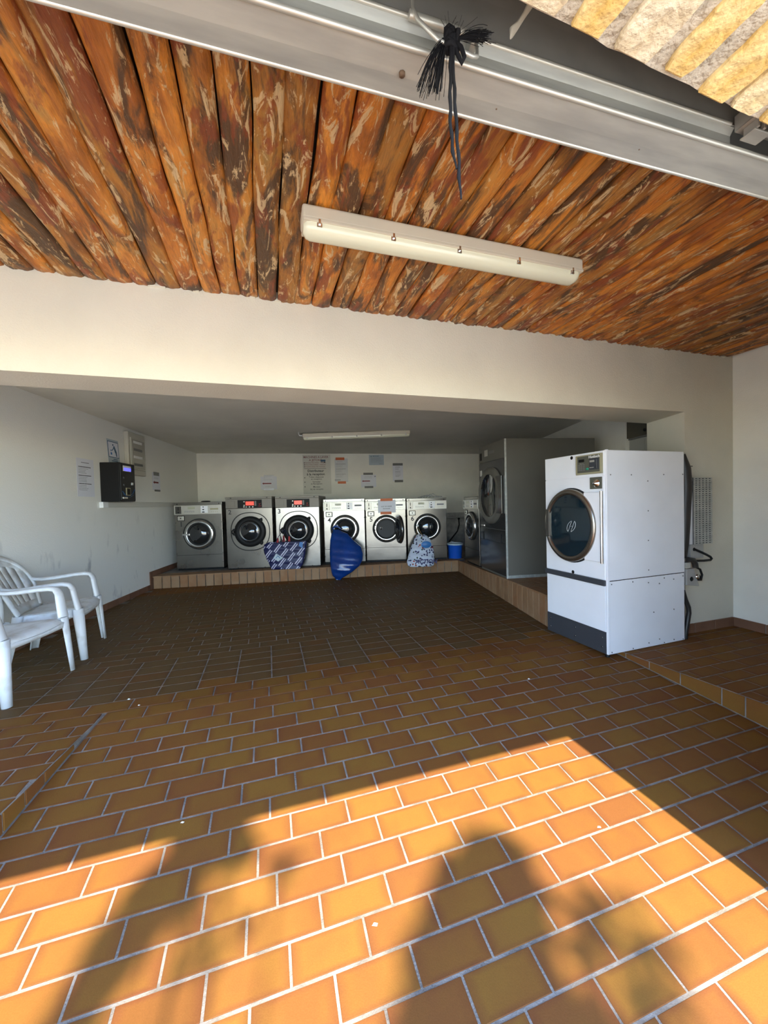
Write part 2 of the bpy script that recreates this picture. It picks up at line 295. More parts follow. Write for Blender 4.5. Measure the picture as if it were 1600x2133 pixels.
# ------------------------------------------------------------------ mesh helpers
class MB:
    def __init__(s): s.v = []; s.f = []; s.m = []; s.sm = []
    def add(s, vs_, fs_, mi=0, smooth=False):
        o = len(s.v); s.v += [Vector(p) for p in vs_]
        for f in fs_: s.f.append([i+o for i in f]); s.m.append(mi); s.sm.append(smooth)
        return s
    def box(s, x0, x1, y0, y1, z0, z1, mi=0, mtx=None):
        p = [(x0, y0, z0), (x1, y0, z0), (x1, y1, z0), (x0, y1, z0), (x0, y0, z1), (x1, y0, z1), (x1, y1, z1), (x0, y1, z1)]
        if mtx: p = [mtx @ Vector(q) for q in p]
        return s.add(p, [(0, 3, 2, 1), (4, 5, 6, 7), (0, 1, 5, 4), (1, 2, 6, 5), (2, 3, 7, 6), (3, 0, 4, 7)], mi)
    def hexa(s, bot, top, mi=0):
        n = len(bot); p = list(bot)+list(top)
        fs = [tuple(reversed(range(n))), tuple(range(n, 2*n))]+[(i, (i+1) % n, n+(i+1) % n, n+i) for i in range(n)]
        return s.add(p, fs, mi)
    def prism(s, poly, z0, z1, mi=0):
        return s.hexa([(p[0], p[1], z0) for p in poly], [(p[0], p[1], z1) for p in poly], mi)
    def tube(s, pts, r, n=8, mi=0, caps=True, rs=None, flat=1.0):
        pts = [Vector(p) for p in pts]; N = len(pts); rings = []
        prev = None
        for i, p in enumerate(pts):
            t = (pts[min(i+1, N-1)]-pts[max(i-1, 0)]).normalized()
            if prev is None:
                a = Vector((0, 0, 1)) if abs(t.z) < 0.9 else Vector((1, 0, 0))
                x = t.cross(a).normalized()
            else:
                x = (prev - t*prev.dot(t)).normalized()
            prev = x; y = t.cross(x)
            rr = rs[i] if rs else r
            rings.append([p + x*cos(2*pi*k/n)*rr + y*sin(2*pi*k/n)*rr*flat for k in range(n)])
        vs_ = [q for ring in rings for q in ring]; fs = []
        for i in range(N-1):
            for k in range(n): fs.append((i*n+k, i*n+(k+1) % n, (i+1)*n+(k+1) % n, (i+1)*n+k))
        s.add(vs_, fs, mi, True)
        if caps: s.add(rings[0], [tuple(reversed(range(n)))], mi); s.add(rings[-1], [tuple(range(n))], mi)
        return s
    def lathe(s, c, prof, n=36, mi=0, axis='y', ex=1.0, ez=1.0, closed=False, power=2.0):
        # prof: list of (radius, offset along axis); circle lies in local xz, axis towards +y
        vs_ = []; fs = []; K = len(prof)
        for (r, h) in prof:
            for k in range(n):
                a = 2*pi*k/n; ca, sa = cos(a), sin(a)
                if power != 2.0:
                    d = (abs(ca)**power+abs(sa)**power)**(1/power); ca /= d; sa /= d
                if axis == 'y': vs_.append((c[0]+r*ca*ex, c[1]+h, c[2]+r*sa*ez))
                else: vs_.append((c[0]+r*ca*ex, c[1]+r*sa*ez, c[2]+h))
        for i in range(K-1):
            for k in range(n): fs.append((i*n+k, i*n+(k+1) % n, (i+1)*n+(k+1) % n, (i+1)*n+k))
        if closed:
            for k in range(n): fs.append(((K-1)*n+k, (K-1)*n+(k+1) % n, (k+1) % n, k))
        return s.add(vs_, fs, mi, True)
    def obj(s, name, mats, parent=None, bevel=0, seg=2, loc=None, solid=0):
        me = bpy.data.meshes.new(name); me.from_pydata([tuple(v) for v in s.v], [], s.f)
        if not isinstance(mats, (list, tuple)): mats = [mats]
        for m in mats: me.materials.append(m)
        for p, i, q in zip(me.polygons, s.m, s.sm): p.material_index = i; p.use_smooth = q
        me.update()
        o = bpy.data.objects.new(name, me); C.objects.link(o)
        if parent: o.parent = parent
        if loc: o.location = loc
        if solid: k = o.modifiers.new('s', 'SOLIDIFY'); k.thickness = solid; k.offset = 0
        if bevel: k = o.modifiers.new('b', 'BEVEL'); k.width = bevel; k.segments = seg; k.limit_method = 'ANGLE'; k.angle_limit = radians(40)
        return o
def each(mb, name, mats, parent=None, bevel=0, seg=2):
    # one object per separate piece of the builder mesh
    par = list(range(len(mb.v)))
    def find(a):
        while par[a] != a: par[a] = par[par[a]]; a = par[a]
        return a
    for f in mb.f:
        r0 = find(f[0])
        for i in f[1:]: par[find(i)] = r0
    groups = {}
    for k_, f in enumerate(mb.f): groups.setdefault(find(f[0]), []).append(k_)
    out = []
    for g_, fl in groups.items():
        m_ = MB(); idx = {}
        for k_ in fl:
            for i in mb.f[k_]:
                if i not in idx: idx[i] = len(m_.v); m_.v.append(mb.v[i])
            m_.f.append([idx[i] for i in mb.f[k_]]); m_.m.append(mb.m[k_]); m_.sm.append(mb.sm[k_])
        c = sum(m_.v, Vector())/len(m_.v); m_.v = [v_-c for v_ in m_.v]
        out.append(m_.obj(name, mats, parent, bevel, seg, loc=c))
    return out
def thing(name, label, cat, loc=(0, 0, 0), rz=0, group=None):
    o = bpy.data.objects.new(name, None); C.objects.link(o); o.empty_display_size = 0.1
    o.location = loc; o.rotation_euler = (0, 0, rz)
    return tag(o, label, cat, group)
def tag(o, label, cat, group=None):
    o['label'] = label; o['category'] = cat
    if group: o['group'] = group
    return o
def struct(o): o['kind'] = 'structure'; return o
def snode(name, loc=(0, 0, 0), rz=0):
    o = bpy.data.objects.new(name, None); C.objects.link(o); o.empty_display_size = 0.1; o.location = loc; o.rotation_euler = (0, 0, rz); o['kind'] = 'structure'
    return o
def text(s, size, m, parent, x, y, z, align='CENTER', name='lettering', bold=0.0, sx=1.0, shear=0.0):
    # lettering standing in the local xz plane, readable from -y
    cu = bpy.data.curves.new('t', 'FONT'); cu.body = s; cu.size = size; cu.align_x = align; cu.align_y = 'CENTER'; cu.extrude = 0.0006; cu.offset = bold; cu.shear = shear
    cu.resolution_u = 2
    t = bpy.data.objects.new('t', cu); C.objects.link(t); bpy.context.view_layer.update()
    me = bpy.data.meshes.new_from_object(t.evaluated_get(bpy.context.evaluated_depsgraph_get()))
    C.objects.unlink(t); bpy.data.objects.remove(t)
    me.transform(Matrix.Translation((x, y, z)) @ Matrix.Rotation(pi/2, 4, 'X') @ Matrix.Scale(sx, 4, (1, 0, 0)))
    me.materials.clear(); me.materials.append(m)
    o = bpy.data.objects.new(name, me); C.objects.link(o); o.parent = parent
    return o

# ------------------------------------------------------------------ floor levels
V0 = 2.667521; V00 = 2.858
def kerb_u(v): return -0.998 + (v-2.747)*0.1396
def step_u(v): return 2.698 - (v-2.288)*0.104
def zr(u, v):
    s = max(0.0, V0-v)
    return -(0.11506*s + 0.008584*s*s - 0.0022996*s*u)
def region(u, v):
    if v >= V0: return 'flat'
    if u < kerb_u(v): return 'left'
    if u > step_u(v): return 'right'
    return 'ramp'
GR = 0.0024
fb = MB()
vsl = [V0 - (V0+0.9)*i/14 for i in range(15)]
ring = []
for v in vsl: ring.append((v, kerb_u(v), step_u(v)))
for i in range(14):
    (va, la, ra), (vb, lb, rb) = ring[i], ring[i+1]
    for k in range(6):
        def P(v, l, r, t): u = l+(r-l)*t; return UV(u, v, zr(u, v)-GR-(.004 if abs(v-V0) < .001 else 0))
        fb.add([P(vb, lb, rb, k/6), P(vb, lb, rb, (k+1)/6), P(va, la, ra, (k+1)/6), P(va, la, ra, k/6)], [(0, 1, 2, 3)])
    # landing tops and risers
    fb.add([UV(-4.6, vb, -GR), UV(lb, vb, -GR), UV(la, va, -GR), UV(-4.6, va, -GR)], [(0, 1, 2, 3)])
    fb.add([UV(rb, vb, -GR), UV(4.6, vb, -GR), UV(4.6, va, -GR), UV(ra, va, -GR)], [(0, 1, 2, 3)])
    fb.add([UV(lb, vb, -0.6), UV(la, va, -0.6), UV(la, va, -GR), UV(lb, vb, -GR)], [(0, 1, 2, 3)])
    fb.add([UV(rb, vb, -0.6), UV(rb, vb, -GR), UV(ra, va, -GR), UV(ra, va, -0.6)], [(0, 1, 2, 3)])
fb.add([UV(-4.6, V0, -GR-.004), UV(4.6, V0, -GR-.004), UV(4.6, V0+.12, -GR), UV(-4.6, V0+.12, -GR)], [(0, 1, 2, 3)])
fb.add([UV(-4.6, V0+.12, -GR), UV(4.6, V0+.12, -GR), UV(7.5, 9.5, -GR), UV(-4.6, 9.5, -GR)], [(0, 1, 2, 3)])
floor = struct(fb.obj('floor', GROUT))
zo = zr(0.5, -0.9)
pv = MB(); pv.box(-25, 25, -22, -0.9, zo-0.3, zo-0.01)
po = struct(pv.obj('floor', PAVE)); po.rotation_euler = (0, 0, TT)

# tile cells in (u, v)
A2, JA, JB = 0.2470, 0.009, 0.010
lines = [2.858, 2.725, 2.606, 2.498, 2.385, 2.275, 2.158, 2.051, 1.934, 1.820, 1.712, 1.597, 1.482, 1.367, 1.256, 1.142, 1.028, 0.908, 0.793]
while lines[-1] > -0.75: lines.append(lines[-1]-0.1145)
frac = {1: .40, 2: .85, 3: .49, 4: .94, 5: .50, 6: .04, 7: .53, 8: .98, 9: .34, 10: .85, 11: .20, 12: .66, 13: .94, 14: .53, 15: .08, 16: .60, 17: .12, 18: .69}
cells = []
for k in range(1, len(lines)):
    f = frac.get(k, (0.12 if k % 2 else 0.66)); per = 0.2455 if k < 7 else A2
    for i in range(-20, 22):
        cells.append((f*0.2473+i*per, f*0.2473+(i+1)*per, lines[k], lines[k-1]))
v = V00
for r in range(4):
    for i in range(-14, 22): cells.append((-0.76+i*0.2483, -0.76+(i+1)*0.2483, v, v+0.1316))
    v += 0.1316
r = 0
while v < 7.6:
    off = (0.5 if r % 2 else 0.0)+0.05*((r*7) % 5)
    for i in range(-14, 28): cells.append((-0.76+(i+off)*0.2483, -0.76+(i+off+1)*0.2483, v, v+0.1265))
    v += 0.1265; r += 1
roomp = [(-3.05, 0.35), (-3.28, 2.6), (-3.67, 6.12), (1.48, 6.92), (1.80, 3.75), (2.85, 4.1), (3.45, 3.6), (4.3, 0.9), (1.5, 0.2), (1.4, -0.8), (-2.9, -0.8)]
def inroom(x, y):
    c = False; n = len(roomp)
    for i in range(n):
        (x1, y1), (x2, y2) = roomp[i], roomp[(i+1) % n]
        if (y1 > y) != (y2 > y) and x < (x2-x1)*(y-y1)/(y2-y1)+x1: c = not c
    return c
def clip(poly, side, fn, lo):
    # keep points where (u - fn(v)) has the wanted sign
    out = []; n = len(poly)
    g = lambda p: (p[0]-fn(p[1]))*side
    for i in range(n):
        a, b = poly[i], poly[(i+1) % n]; ga, gb = g(a), g(b)
        if ga >= 0: out.append(a)
        if (ga >= 0) != (gb >= 0):
            t = ga/(ga-gb); out.append((a[0]+(b[0]-a[0])*t, a[1]+(b[1]-a[1])*t))
    return out
def camz(p):
    d = Vector(p)-Vector((0, 0, CAM_H)); z = d.dot(fwd)
    if z < 0.05: return None
    x = d.dot(rt)/z*789.4+800; y = -d.dot(up)/z*789.4+1066.5
    return x, y, z
tiles = []
for (u0, u1, va, vb) in cells:
    base = [(u0+JA/2, va+JB/2), (u1-JA/2, va+JB/2), (u1-JA/2, vb-JB/2), (u0+JA/2, vb-JB/2)]
    vm = (va+vb)/2
    pieces = []
    if va >= V0-0.02: pieces = [('flat', base)]
    else:
        pieces = [('left', clip(base, -1, lambda v: kerb_u(v)-0.006, 0)),
                  ('ramp', clip(clip(base, 1, lambda v: kerb_u(v)+0.010, 0), -1, lambda v: step_u(v)-0.010, 0)),
                  ('right', clip(base, 1, lambda v: step_u(v)+0.006, 0))]
    for reg, poly in pieces:
        if len(poly) < 3: continue
        ar = 0.5*abs(sum(poly[i][0]*poly[(i+1) % len(poly)][1]-poly[(i+1) % len(poly)][0]*poly[i][1] for i in range(len(poly))))
        if ar < 0.0015: continue
        cu = sum(p[0] for p in poly)/len(poly); cv = sum(p[1] for p in poly)/len(poly)
        c = UV(cu, cv)
        if not inroom(c.x, c.y): continue
        z = zr(cu, cv) if reg == 'ramp' else 0.0
        q = camz((c.x, c.y, z)); vis = 0
        if q and -60 < q[0] < 1660 and q[1] < 2200: vis = 1/q[2]**2*(ar/0.026)*((CAM_H-z)/q[2])
        tiles.append((vis, reg, poly, cu, cv, ar))
tiles.sort(key=lambda t: -t[0])
def tile_mesh(mb, tone, rim, reg, poly, cu, cv, origin, jitter):
    def Z(u, v): return zr(u, v) if reg == 'ramp' else 0.0
    n = len(poly); ins = 0.0022
    top = []; mid = []; bot = []; inner = []
    tx, ty = jitter
    for (u, v) in poly:
        du, dv = cu-u, cv-v; L = sqrt(du*du+dv*dv)+1e-6; s = ins/L*1.3
        zt = Z(u, v)+tx*(u-cu)+ty*(v-cv)
        top.append(UV(u+du*s, v+dv*s, zt)-origin); mid.append(UV(u, v, zt-0.0012)-origin); bot.append(UV(u, v, zt-0.016)-origin)
        s2 = 0.30; inner.append(UV(u+du*s2, v+dv*s2, Z(u+du*s2, v+dv*s2)+tx*(u-cu)*(1-s2)+ty*(v-cv)*(1-s2))-origin)
    vs_ = inner+top+mid+bot; fs = [tuple(range(n))]
    for i in range(n):
        j = (i+1) % n
        fs += [(n+i, n+j, j, i), (2*n+i, 2*n+j, n+j, n+i), (3*n+i, 3*n+j, 2*n+j, 2*n+i)]
    mb.add(vs_, fs); tone += [random_tone[0]]*len(vs_); rim += [0.0]*n+[1.0]*(3*n)
random_tone = [0.5]
def put_attr(o, tone, rim):
    for nm, a in (('tone', tone), ('rim', rim)):
        at = o.data.attributes.new(nm, 'FLOAT', 'POINT'); at.data.foreach_set('value', a)
rest = {'a': (MB(), [], []), 'b': (MB(), [], [])}
cnt = 0
for (vis, reg, poly, cu, cv, ar) in tiles:
    jit = (random.uniform(-.004, .004), random.uniform(-.006, .006))
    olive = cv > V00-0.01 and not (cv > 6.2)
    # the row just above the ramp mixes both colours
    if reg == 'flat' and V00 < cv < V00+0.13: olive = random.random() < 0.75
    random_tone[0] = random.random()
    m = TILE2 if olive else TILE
    if cnt < 300 and vis > 0:
        org = UV(cu, cv, zr(cu, cv) if reg == 'ramp' else 0.0)
        mb = MB(); tone = []; rim = []
        tile_mesh(mb, tone, rim, reg, poly, cu, cv, org, jit)
        o = mb.obj('tile', m, floor, loc=org); put_attr(o, tone, rim); cnt += 1
    else:
        mb, tone, rim = rest['b' if olive else 'a']
        tile_mesh(mb, tone, rim, reg, poly, cu, cv, Vector((0, 0, 0)), jit)
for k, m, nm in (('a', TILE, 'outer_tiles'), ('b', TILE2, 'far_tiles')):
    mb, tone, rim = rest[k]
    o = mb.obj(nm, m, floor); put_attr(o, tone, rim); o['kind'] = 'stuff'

def face_tile(parent, a, b, z0a, z1a, z0b, z1b, out, m, th=0.012, base=None):
    # a vertical tile between plan points a and b, proud of the wall by th towards out
    a = Vector(a); b = Vector(b); org = (a+b)/2
    o2 = Vector(out)*th; i2 = Vector(out)*-0.004
    bot = [a+i2+Vector((0, 0, z0a)), b+i2+Vector((0, 0, z0b)), b+o2+Vector((0, 0, z0b)), a+o2+Vector((0, 0, z0a))]
    top = [a+i2+Vector((0, 0, z1a)), b+i2+Vector((0, 0, z1b)), b+o2+Vector((0, 0, z1b)), a+o2+Vector((0, 0, z1a))]
    mb = MB(); mb.hexa([p-org for p in bot], [p-org for p in top])
    o = mb.obj('tile', m, parent, bevel=0.002, seg=1, loc=org)
    t = random.random(); put_attr(o, [t]*8, [0.0]*4+[0.4]*4)
    return o
# risers: right step and left kerb
def riser(name, fn, side, m, splits, out):
    mb = MB(); pts = [(fn(v), v) for v in (V0, 2.2, 1.6, 1.0, 0.4, -0.2, -0.8)]
    for (ua, va), (ub, vb) in zip(pts, pts[1:]):
        w_ = 0.012*side
        mb.hexa([UV(ua, va, -0.6), UV(ub, vb, -0.6), UV(ub+w_, vb, -0.6), UV(ua+w_, va, -0.6)], [UV(ua, va, -0.009), UV(ub, vb, -0.009), UV(ub+w_, vb, -0.009), UV(ua+w_, va, -0.009)])
    s = struct(mb.obj(name, GROUT))
    for va, vb in zip(splits, splits[1:]):
        va2, vb2 = va-0.004, vb+0.004
        a = UV(fn(va2), va2); b = UV(fn(vb2), vb2)
        face_tile(s, a, b, zr(fn(va2), va2)+0.003, -0.004, zr(fn(vb2), vb2)+0.003, -0.004, out, m, th=0.007)
    return s
riser('trim_1', lambda v: step_u(v)+0.002, 1, TILE, [2.52, 2.31, 2.13, 1.92, 1.68, 1.56, 1.43, 1.22, 0.98, 0.74, 0.50, 0.26], -Ud)
riser('trim_2', lambda v: kerb_u(v)-0.002, -1, TILE, [2.42, 2.20, 2.08, 1.96, 1.72, 1.48, 1.24, 1.0, 0.76], Ud)

# ------------------------------------------------------------------ platforms behind and at the right
PL = Vector((-3.613, 5.861, 0)); PR = Vector((1.285, 6.660, 0)); PN = Vector((1.570, 3.56, 0))
pz = lambda p: 0.195
mb = MB()
bd = (PR-PL).normalized()
mb.hexa([PL+Vector((-.3, 0, -.05))-bd*0.1, PR+Vector((0, 0, -.05)), PR+Vector((3.0, .5, -.05)), Vector((3.0, 9.6, -.05)), Vector((-4.4, 8.5, -.05))],
        [PL+Vector((-.3, 0, .187))-bd*0.1, PR+Vector((0, 0, .187)), PR+Vector((3.0, .5, .187)), Vector((3.0, 9.6, .187)), Vector((-4.4, 8.5, .187))])
plat = struct(mb.obj('trim_3', GROUT))
L = (PR-PL).length; n = int(L/0.126); outb = Vector((bd.y, -bd.x, 0))
for i in range(n):
    a = PL+bd*(i*L/n+0.005); b = PL+bd*((i+1)*L/n-0.005)
    face_tile(plat, a, b, 0.002, 0.198+random.uniform(-.003, .002), 0.002, 0.198, outb, TILE3, th=0.004)
# top tiles of the platform edge (joined)
mt = MB(); tone = []; rim = []
for r_ in range(2):
    for i in range(-1, 20):
        a = PL+bd*(i*0.25+0.12*r_)+outb*0.008-outb*(r_*0.125); b = a+bd*0.242; c_ = -outb*0.118
        q = [a, b, b+c_, a+c_]
        mt.hexa([p+Vector((0, 0, .180)) for p in q], [p+Vector((0, 0, .1965)) for p in q]); tone += [random.random()]*8; rim += [.3]*8
o = mt.obj('top_tiles', TILE3, plat); put_attr(o, tone, rim); o['kind'] = 'stuff'
# right platform, its top falls slightly towards the back
def rz(t): return 0.318-(0.318-0.200)*t
rd = (PR-PN).normalized(); outr = Vector((-rd.y, rd.x, 0)); LR = (PR-PN).length
mb = MB()
W3 = Vector((3.2, 0.5, 0))
mb.hexa([PN+Vector((0, 0, -.05)), PN+Vector((1.35, .42, -.05)), Vector((3.2, 7.3, -.05)), PR+Vector((0, .1, -.05))],
        [PN+Vector((0, 0, rz(0)-.009)), PN+Vector((1.35, .42, rz(0)-.009)), Vector((3.2, 7.3, rz(1)-.009)), PR+Vector((0, .1, rz(1)-.009))])
plr = struct(mb.obj('trim_4', GROUT))
n = int(LR/0.122)
for i in range(n):
    t0, t1 = i/n, (i+1)/n
    a = PN+rd*(t0*LR+0.005); b = PN+rd*(t1*LR-0.005)
    face_tile(plr, b, a, 0.002, rz(t1), 0.002, rz(t0), outr, TILE3, th=0.004)
mt = MB(); tone = []; rim = []
nrm = -outr
for rr in range(6):
    for i in range(13):
        s0 = i*0.248+(0.12 if rr % 2 else 0); 
        if s0 > LR-0.2: continue
        a = PN+rd*s0+nrm*(rr*0.125-0.010); b = a+rd*0.240; q = [a, a+nrm*0.117, b+nrm*0.117, b]
        zz = [rz(s0/LR), rz(s0/LR), rz((s0+.24)/LR), rz((s0+.24)/LR)]
        mt.hexa([p+Vector((0, 0, z-.018)) for p, z in zip(q, zz)], [p+Vector((0, 0, z)) for p, z in zip(q, zz)]); tone += [random.random()]*8; rim += [.3]*8
o = mt.obj('top_tiles', TILE3, plr); put_attr(o, tone, rim); o['kind'] = 'stuff'

# ------------------------------------------------------------------ walls and ceilings
LW0 = Vector((-3.498, 4.575, 0)); LWA = radians(96.266); lt = Vector((cos(LWA), sin(LWA), 0)); ln = Vector((lt.y, -lt.x, 0))
BW0 = Vector((-3.862, 7.896, 0)); BWA = radians(9.26); bt = Vector((cos(BWA), sin(BWA), 0)); bn = Vector((bt.y, -bt.x, 0))
def wall(name, a, b, th, z0, z1, z1b=None, m=WALL, side=1):
    a = Vector(a); b = Vector(b); d = (b-a).normalized(); nn = Vector((-d.y, d.x, 0))*th*side
    z1b = z1 if z1b is None else z1b
    mb = MB(); p = [a, b, b+nn, a+nn]
    if side < 0: p = [a, a+nn, b+nn, b]; zz = [z1, z1, z1b, z1b]
    else: zz = [z1, z1b, z1b, z1]
    mb.hexa([q+Vector((0, 0, z0)) for q in p], [q+Vector((0, 0, z)) for q, z in zip(p, zz)])
    return struct(mb.obj(name, m))
wall('wall_left', LW0-lt*4.15, BW0+lt*0.0, 0.15, -0.7, 2.62, m=WALLL)
wall('wall_back', BW0-bt*0.2, BW0+bt*7.2, 0.15, -0.1, 2.62)
wall('wall_right', UV(4.185, 2.46), UV(4.185, 0.45), 0.15, -0.7, 2.75, side=1)
wall('wall_alcove', (2.90, 4.54, 0), (2.90, 9.3, 0), 0.10, -0.1, 2.62, side=-1)
wall('wall_alcove', (3.42, 3.95, 0), (3.42, 4.75, 0), 0.10, -0.1, 2.62, side=-1)
wall('wall_alcove', (2.99, 4.56, 0), (3.50, 4.56, 0), 0.10, -0.1, 2.62)
ZB = 1.985
# beam over the recess and the wall to its right, one plastered piece with the opening cut in
def uvp(x, y): return Vector((x, y, 0))
bf0 = UV(-4.6, 2.45); bf1 = UV(3.56, 2.45); bk0 = Vector((-4.6, 1.42, 0)); bk1 = Vector((2.702, 3.883, 0))
dbk = (Vector((2.702, 3.883, 0))-Vector((-2.184, 2.195, 0))).normalized(); bk0 = Vector((-2.184, 2.195, 0))-dbk*3.0
mb = MB()
mb.hexa([bf0+Vector((0, 0, ZB)), bf1+Vector((0, 0, ZB)), bk1+Vector((0, 0, ZB)), bk0+Vector((0, 0, ZB))],
        [bf0+Vector((0, 0, 2.75)), bf1+Vector((0, 0, 2.75)), bk1+Vector((0, 0, 2.75)), bk0+Vector((0, 0, 2.75))])
struct(mb.obj('wall_beam', BEAM))
mb = MB()
wr = UV(4.3, 2.45); wrb = UV(4.3, 2.85)
mb.hexa([bf1+Vector((0, 0, -.1)), wr+Vector((0, 0, -.1)), wrb+Vector((0, 0, -.1)), bk1+Vector((0, 0, -.1))],
        [bf1+Vector((0, 0, 2.75)), wr+Vector((0, 0, 2.75)), wrb+Vector((0, 0, 2.75)), bk1+Vector((0, 0, 2.75))])
struct(mb.obj('wall_middle', BEAM))
# recess ceiling
mb = MB()
def cz(x, y): return 2.412 - 0.0105*(y-3.5) - 0.006*(x+3.4)
q = [tuple(UV(-3.9, 2.55)[:2]), tuple(UV(4.1, 2.55)[:2]), (3.6, 9.4), (-4.4, 8.3)]
mb.hexa([Vector((x, y, cz(x, y))) for x, y in reversed(q)], [Vector((x, y, 2.58)) for x, y in reversed(q)])
mb.f = [list(reversed(f)) for f in mb.f]
struct(mb.obj('ceiling', CEILP))
# flat roof over everything
rf = MB(); rf.box(-4.9, 5.2, 0.44, 12.0, 2.66, 2.86); ro = struct(rf.obj('ceiling', DARK)); ro.rotation_euler = (0, 0, TT)
# facade wall either side of the garage door
fw = MB(); fw.box(1.80, 6.5, 0.42, 0.66, -0.9, 2.9); fw.box(-8.0, -3.3, 0.42, 0.66, -0.9, 2.9); f_ = struct(fw.obj('wall_front', WALL)); f_.rotation_euler = (0, 0, TT)

# log ceiling
ceil2 = snode('ceiling', (0, 0, 0))
mb = MB(); mb.box(-4.4, 4.3, 0.86, 2.60, 2.565, 2.60); k = mb.obj('underlay_board', DARK, ceil2); k.rotation_euler = (0, 0, TT)
g = [-0.222, -0.116, -0.011, 0.092, 0.200, 0.305]
us = list(g)
while us[0] > -4.2: us.insert(0, us[0]-random.uniform(0.098, 0.122))
while us[-1] < 4.15: us.append(us[-1]+random.uniform(0.095, 0.118))
def log(u0, u1):
    wd = u1-u0-0.003; uc = (u0+u1)/2; NV, NA = 22, 9
    ph = [random.uniform(0, 6.28) for _ in range(6)]; tp = random.uniform(-0.06, 0.06); kn = [(random.uniform(0, 1), random.uniform(-.6, .6), random.uniform(.4, 1)) for _ in range(3)]
    endv = 2.462+random.uniform(-0.02, 0.02)*0.3
    pts = []; v0_ = 0.86; depth = random.uniform(0.010, 0.020)
    for i in range(NV+1):
        t = i/NV; vv = v0_+(endv-v0_)*t
        w_ = wd*(1+tp*(t-.5))*(1+0.03*sin(9*t+ph[0])+0.02*sin(23*t+ph[1])); c_ = uc+0.004*sin(5*t+ph[2])+0.003*sin(15*t+ph[3])
        e = 1.0
        if t > 0.95: e = max(0.5, 1-(t-0.95)*9)
        for a in range(NA+1):
            x = -1+2*a/NA; h = (1-abs(x)**3.2)**0.62 if abs(x) < 1 else 0
            b_ = 0.0015*sin(31*t+5*x+ph[4])+0.002*sin(12*t-7*x+ph[5])
            for (kt, kx, ks) in kn: b_ -= 0.004*ks*math.exp(-((t-kt)/0.025)**2-((x-kx)/0.3)**2)
            pts.append(Vector((c_-uc+x*w_/2, vv-v0_, -(depth*h*e)+b_*h)))
        pts.append(Vector((c_-uc+w_/2*.96, vv-v0_, 0.04))); pts.append(Vector((c_-uc-w_/2*.96, vv-v0_, 0.04)))
    R_ = NA+3; fs = []
    for i in range(NV):
        for a in range(R_): fs.append((i*R_+a, i*R_+(a+1) % R_, (i+1)*R_+(a+1) % R_, (i+1)*R_+a))
    fs.append(tuple(reversed(range(R_)))); fs.append(tuple(range(NV*R_, NV*R_+R_)))
    m_ = MB(); m_.add(pts, fs, 0, True); o = m_.obj('log', WOOD, ceil2, loc=UV(uc, v0_, 2.521+random.uniform(-.006, .005))); o.rotation_euler = (0, 0, TT)
for a, b in zip(us, us[1:]): log(a, b)
# ragged plaster bead along the top of the beam
mb = MB(); r2 = random.Random(3)
for i in range(46):
    u = -3.6+i*0.17+r2.uniform(-.05, .05); w_ = r2.uniform(0.03, 0.11); h = r2.uniform(0.006, 0.02)
    if r2.random() < 0.45: mb.hexa([UV(u-w_/2, 2.437, 2.520-h), UV(u+w_/2, 2.437, 2.518-h*.6), UV(u+w_/2, 2.46, 2.518-h), UV(u-w_/2, 2.46, 2.52-h)], [UV(u-w_/2*.6, 2.440, 2.527), UV(u+w_/2*.7, 2.440, 2.525), UV(u+w_/2, 2.46, 2.527), UV(u-w_/2, 2.46, 2.527)])
o = mb.obj('trim_5', BEAM, bevel=0.003); struct(o)

# baseboards
def skirting(name, a, b, z0, z1, out, step, side_out=0.012, z0b=None, z1b=None):
    a = Vector(a); b = Vector(b); d = (b-a).normalized(); Ls = (b-a).length; s = snode(name)
    g_ = MB(); o2 = Vector(out)*0.008
    g_.hexa([a+Vector((0, 0, z0)), b+Vector((0, 0, z0)), b+o2+Vector((0, 0, z0)), a+o2+Vector((0, 0, z0))], [a+Vector((0, 0, z1-.004)), b+Vector((0, 0, z1-.004)), b+o2+Vector((0, 0, z1-.004)), a+o2+Vector((0, 0, z1-.004))])
    g_.obj('grout_bed', GROUT, s)
    x = 0
    while x < Ls-0.02:
        e = min(x+step, Ls)
        face_tile(s, a+d*(x+.003), a+d*(e-.003), z0, z1, z0, z1, out, TILE4, th=side_out); x = e
    return s
def lwp(s, off=0.0): return LW0+lt*s+ln*off
skirting('baseboard_left', lwp(-2.6, 0.001), lwp(1.24, 0.001), -0.002, 0.078, ln, 0.25)
skirting('baseboard_left', lwp(1.33, 0.001), lwp(3.2, 0.001), 0.19, 0.275, ln, 0.25)
face_tile(snode('baseboard_left'), lwp(1.235, 0.001), lwp(1.33, 0.001), 0.0, 0.275, 0.0, 0.275, ln, TILE4)
skirting('baseboard_middle', UV(3.40, 2.449), UV(4.175, 2.449), -0.002, 0.082, -Vd, 0.26)
skirting('baseboard_right', UV(4.184, 2.45), UV(4.184, 0.7), -0.002, 0.08, -Ud, 0.25)

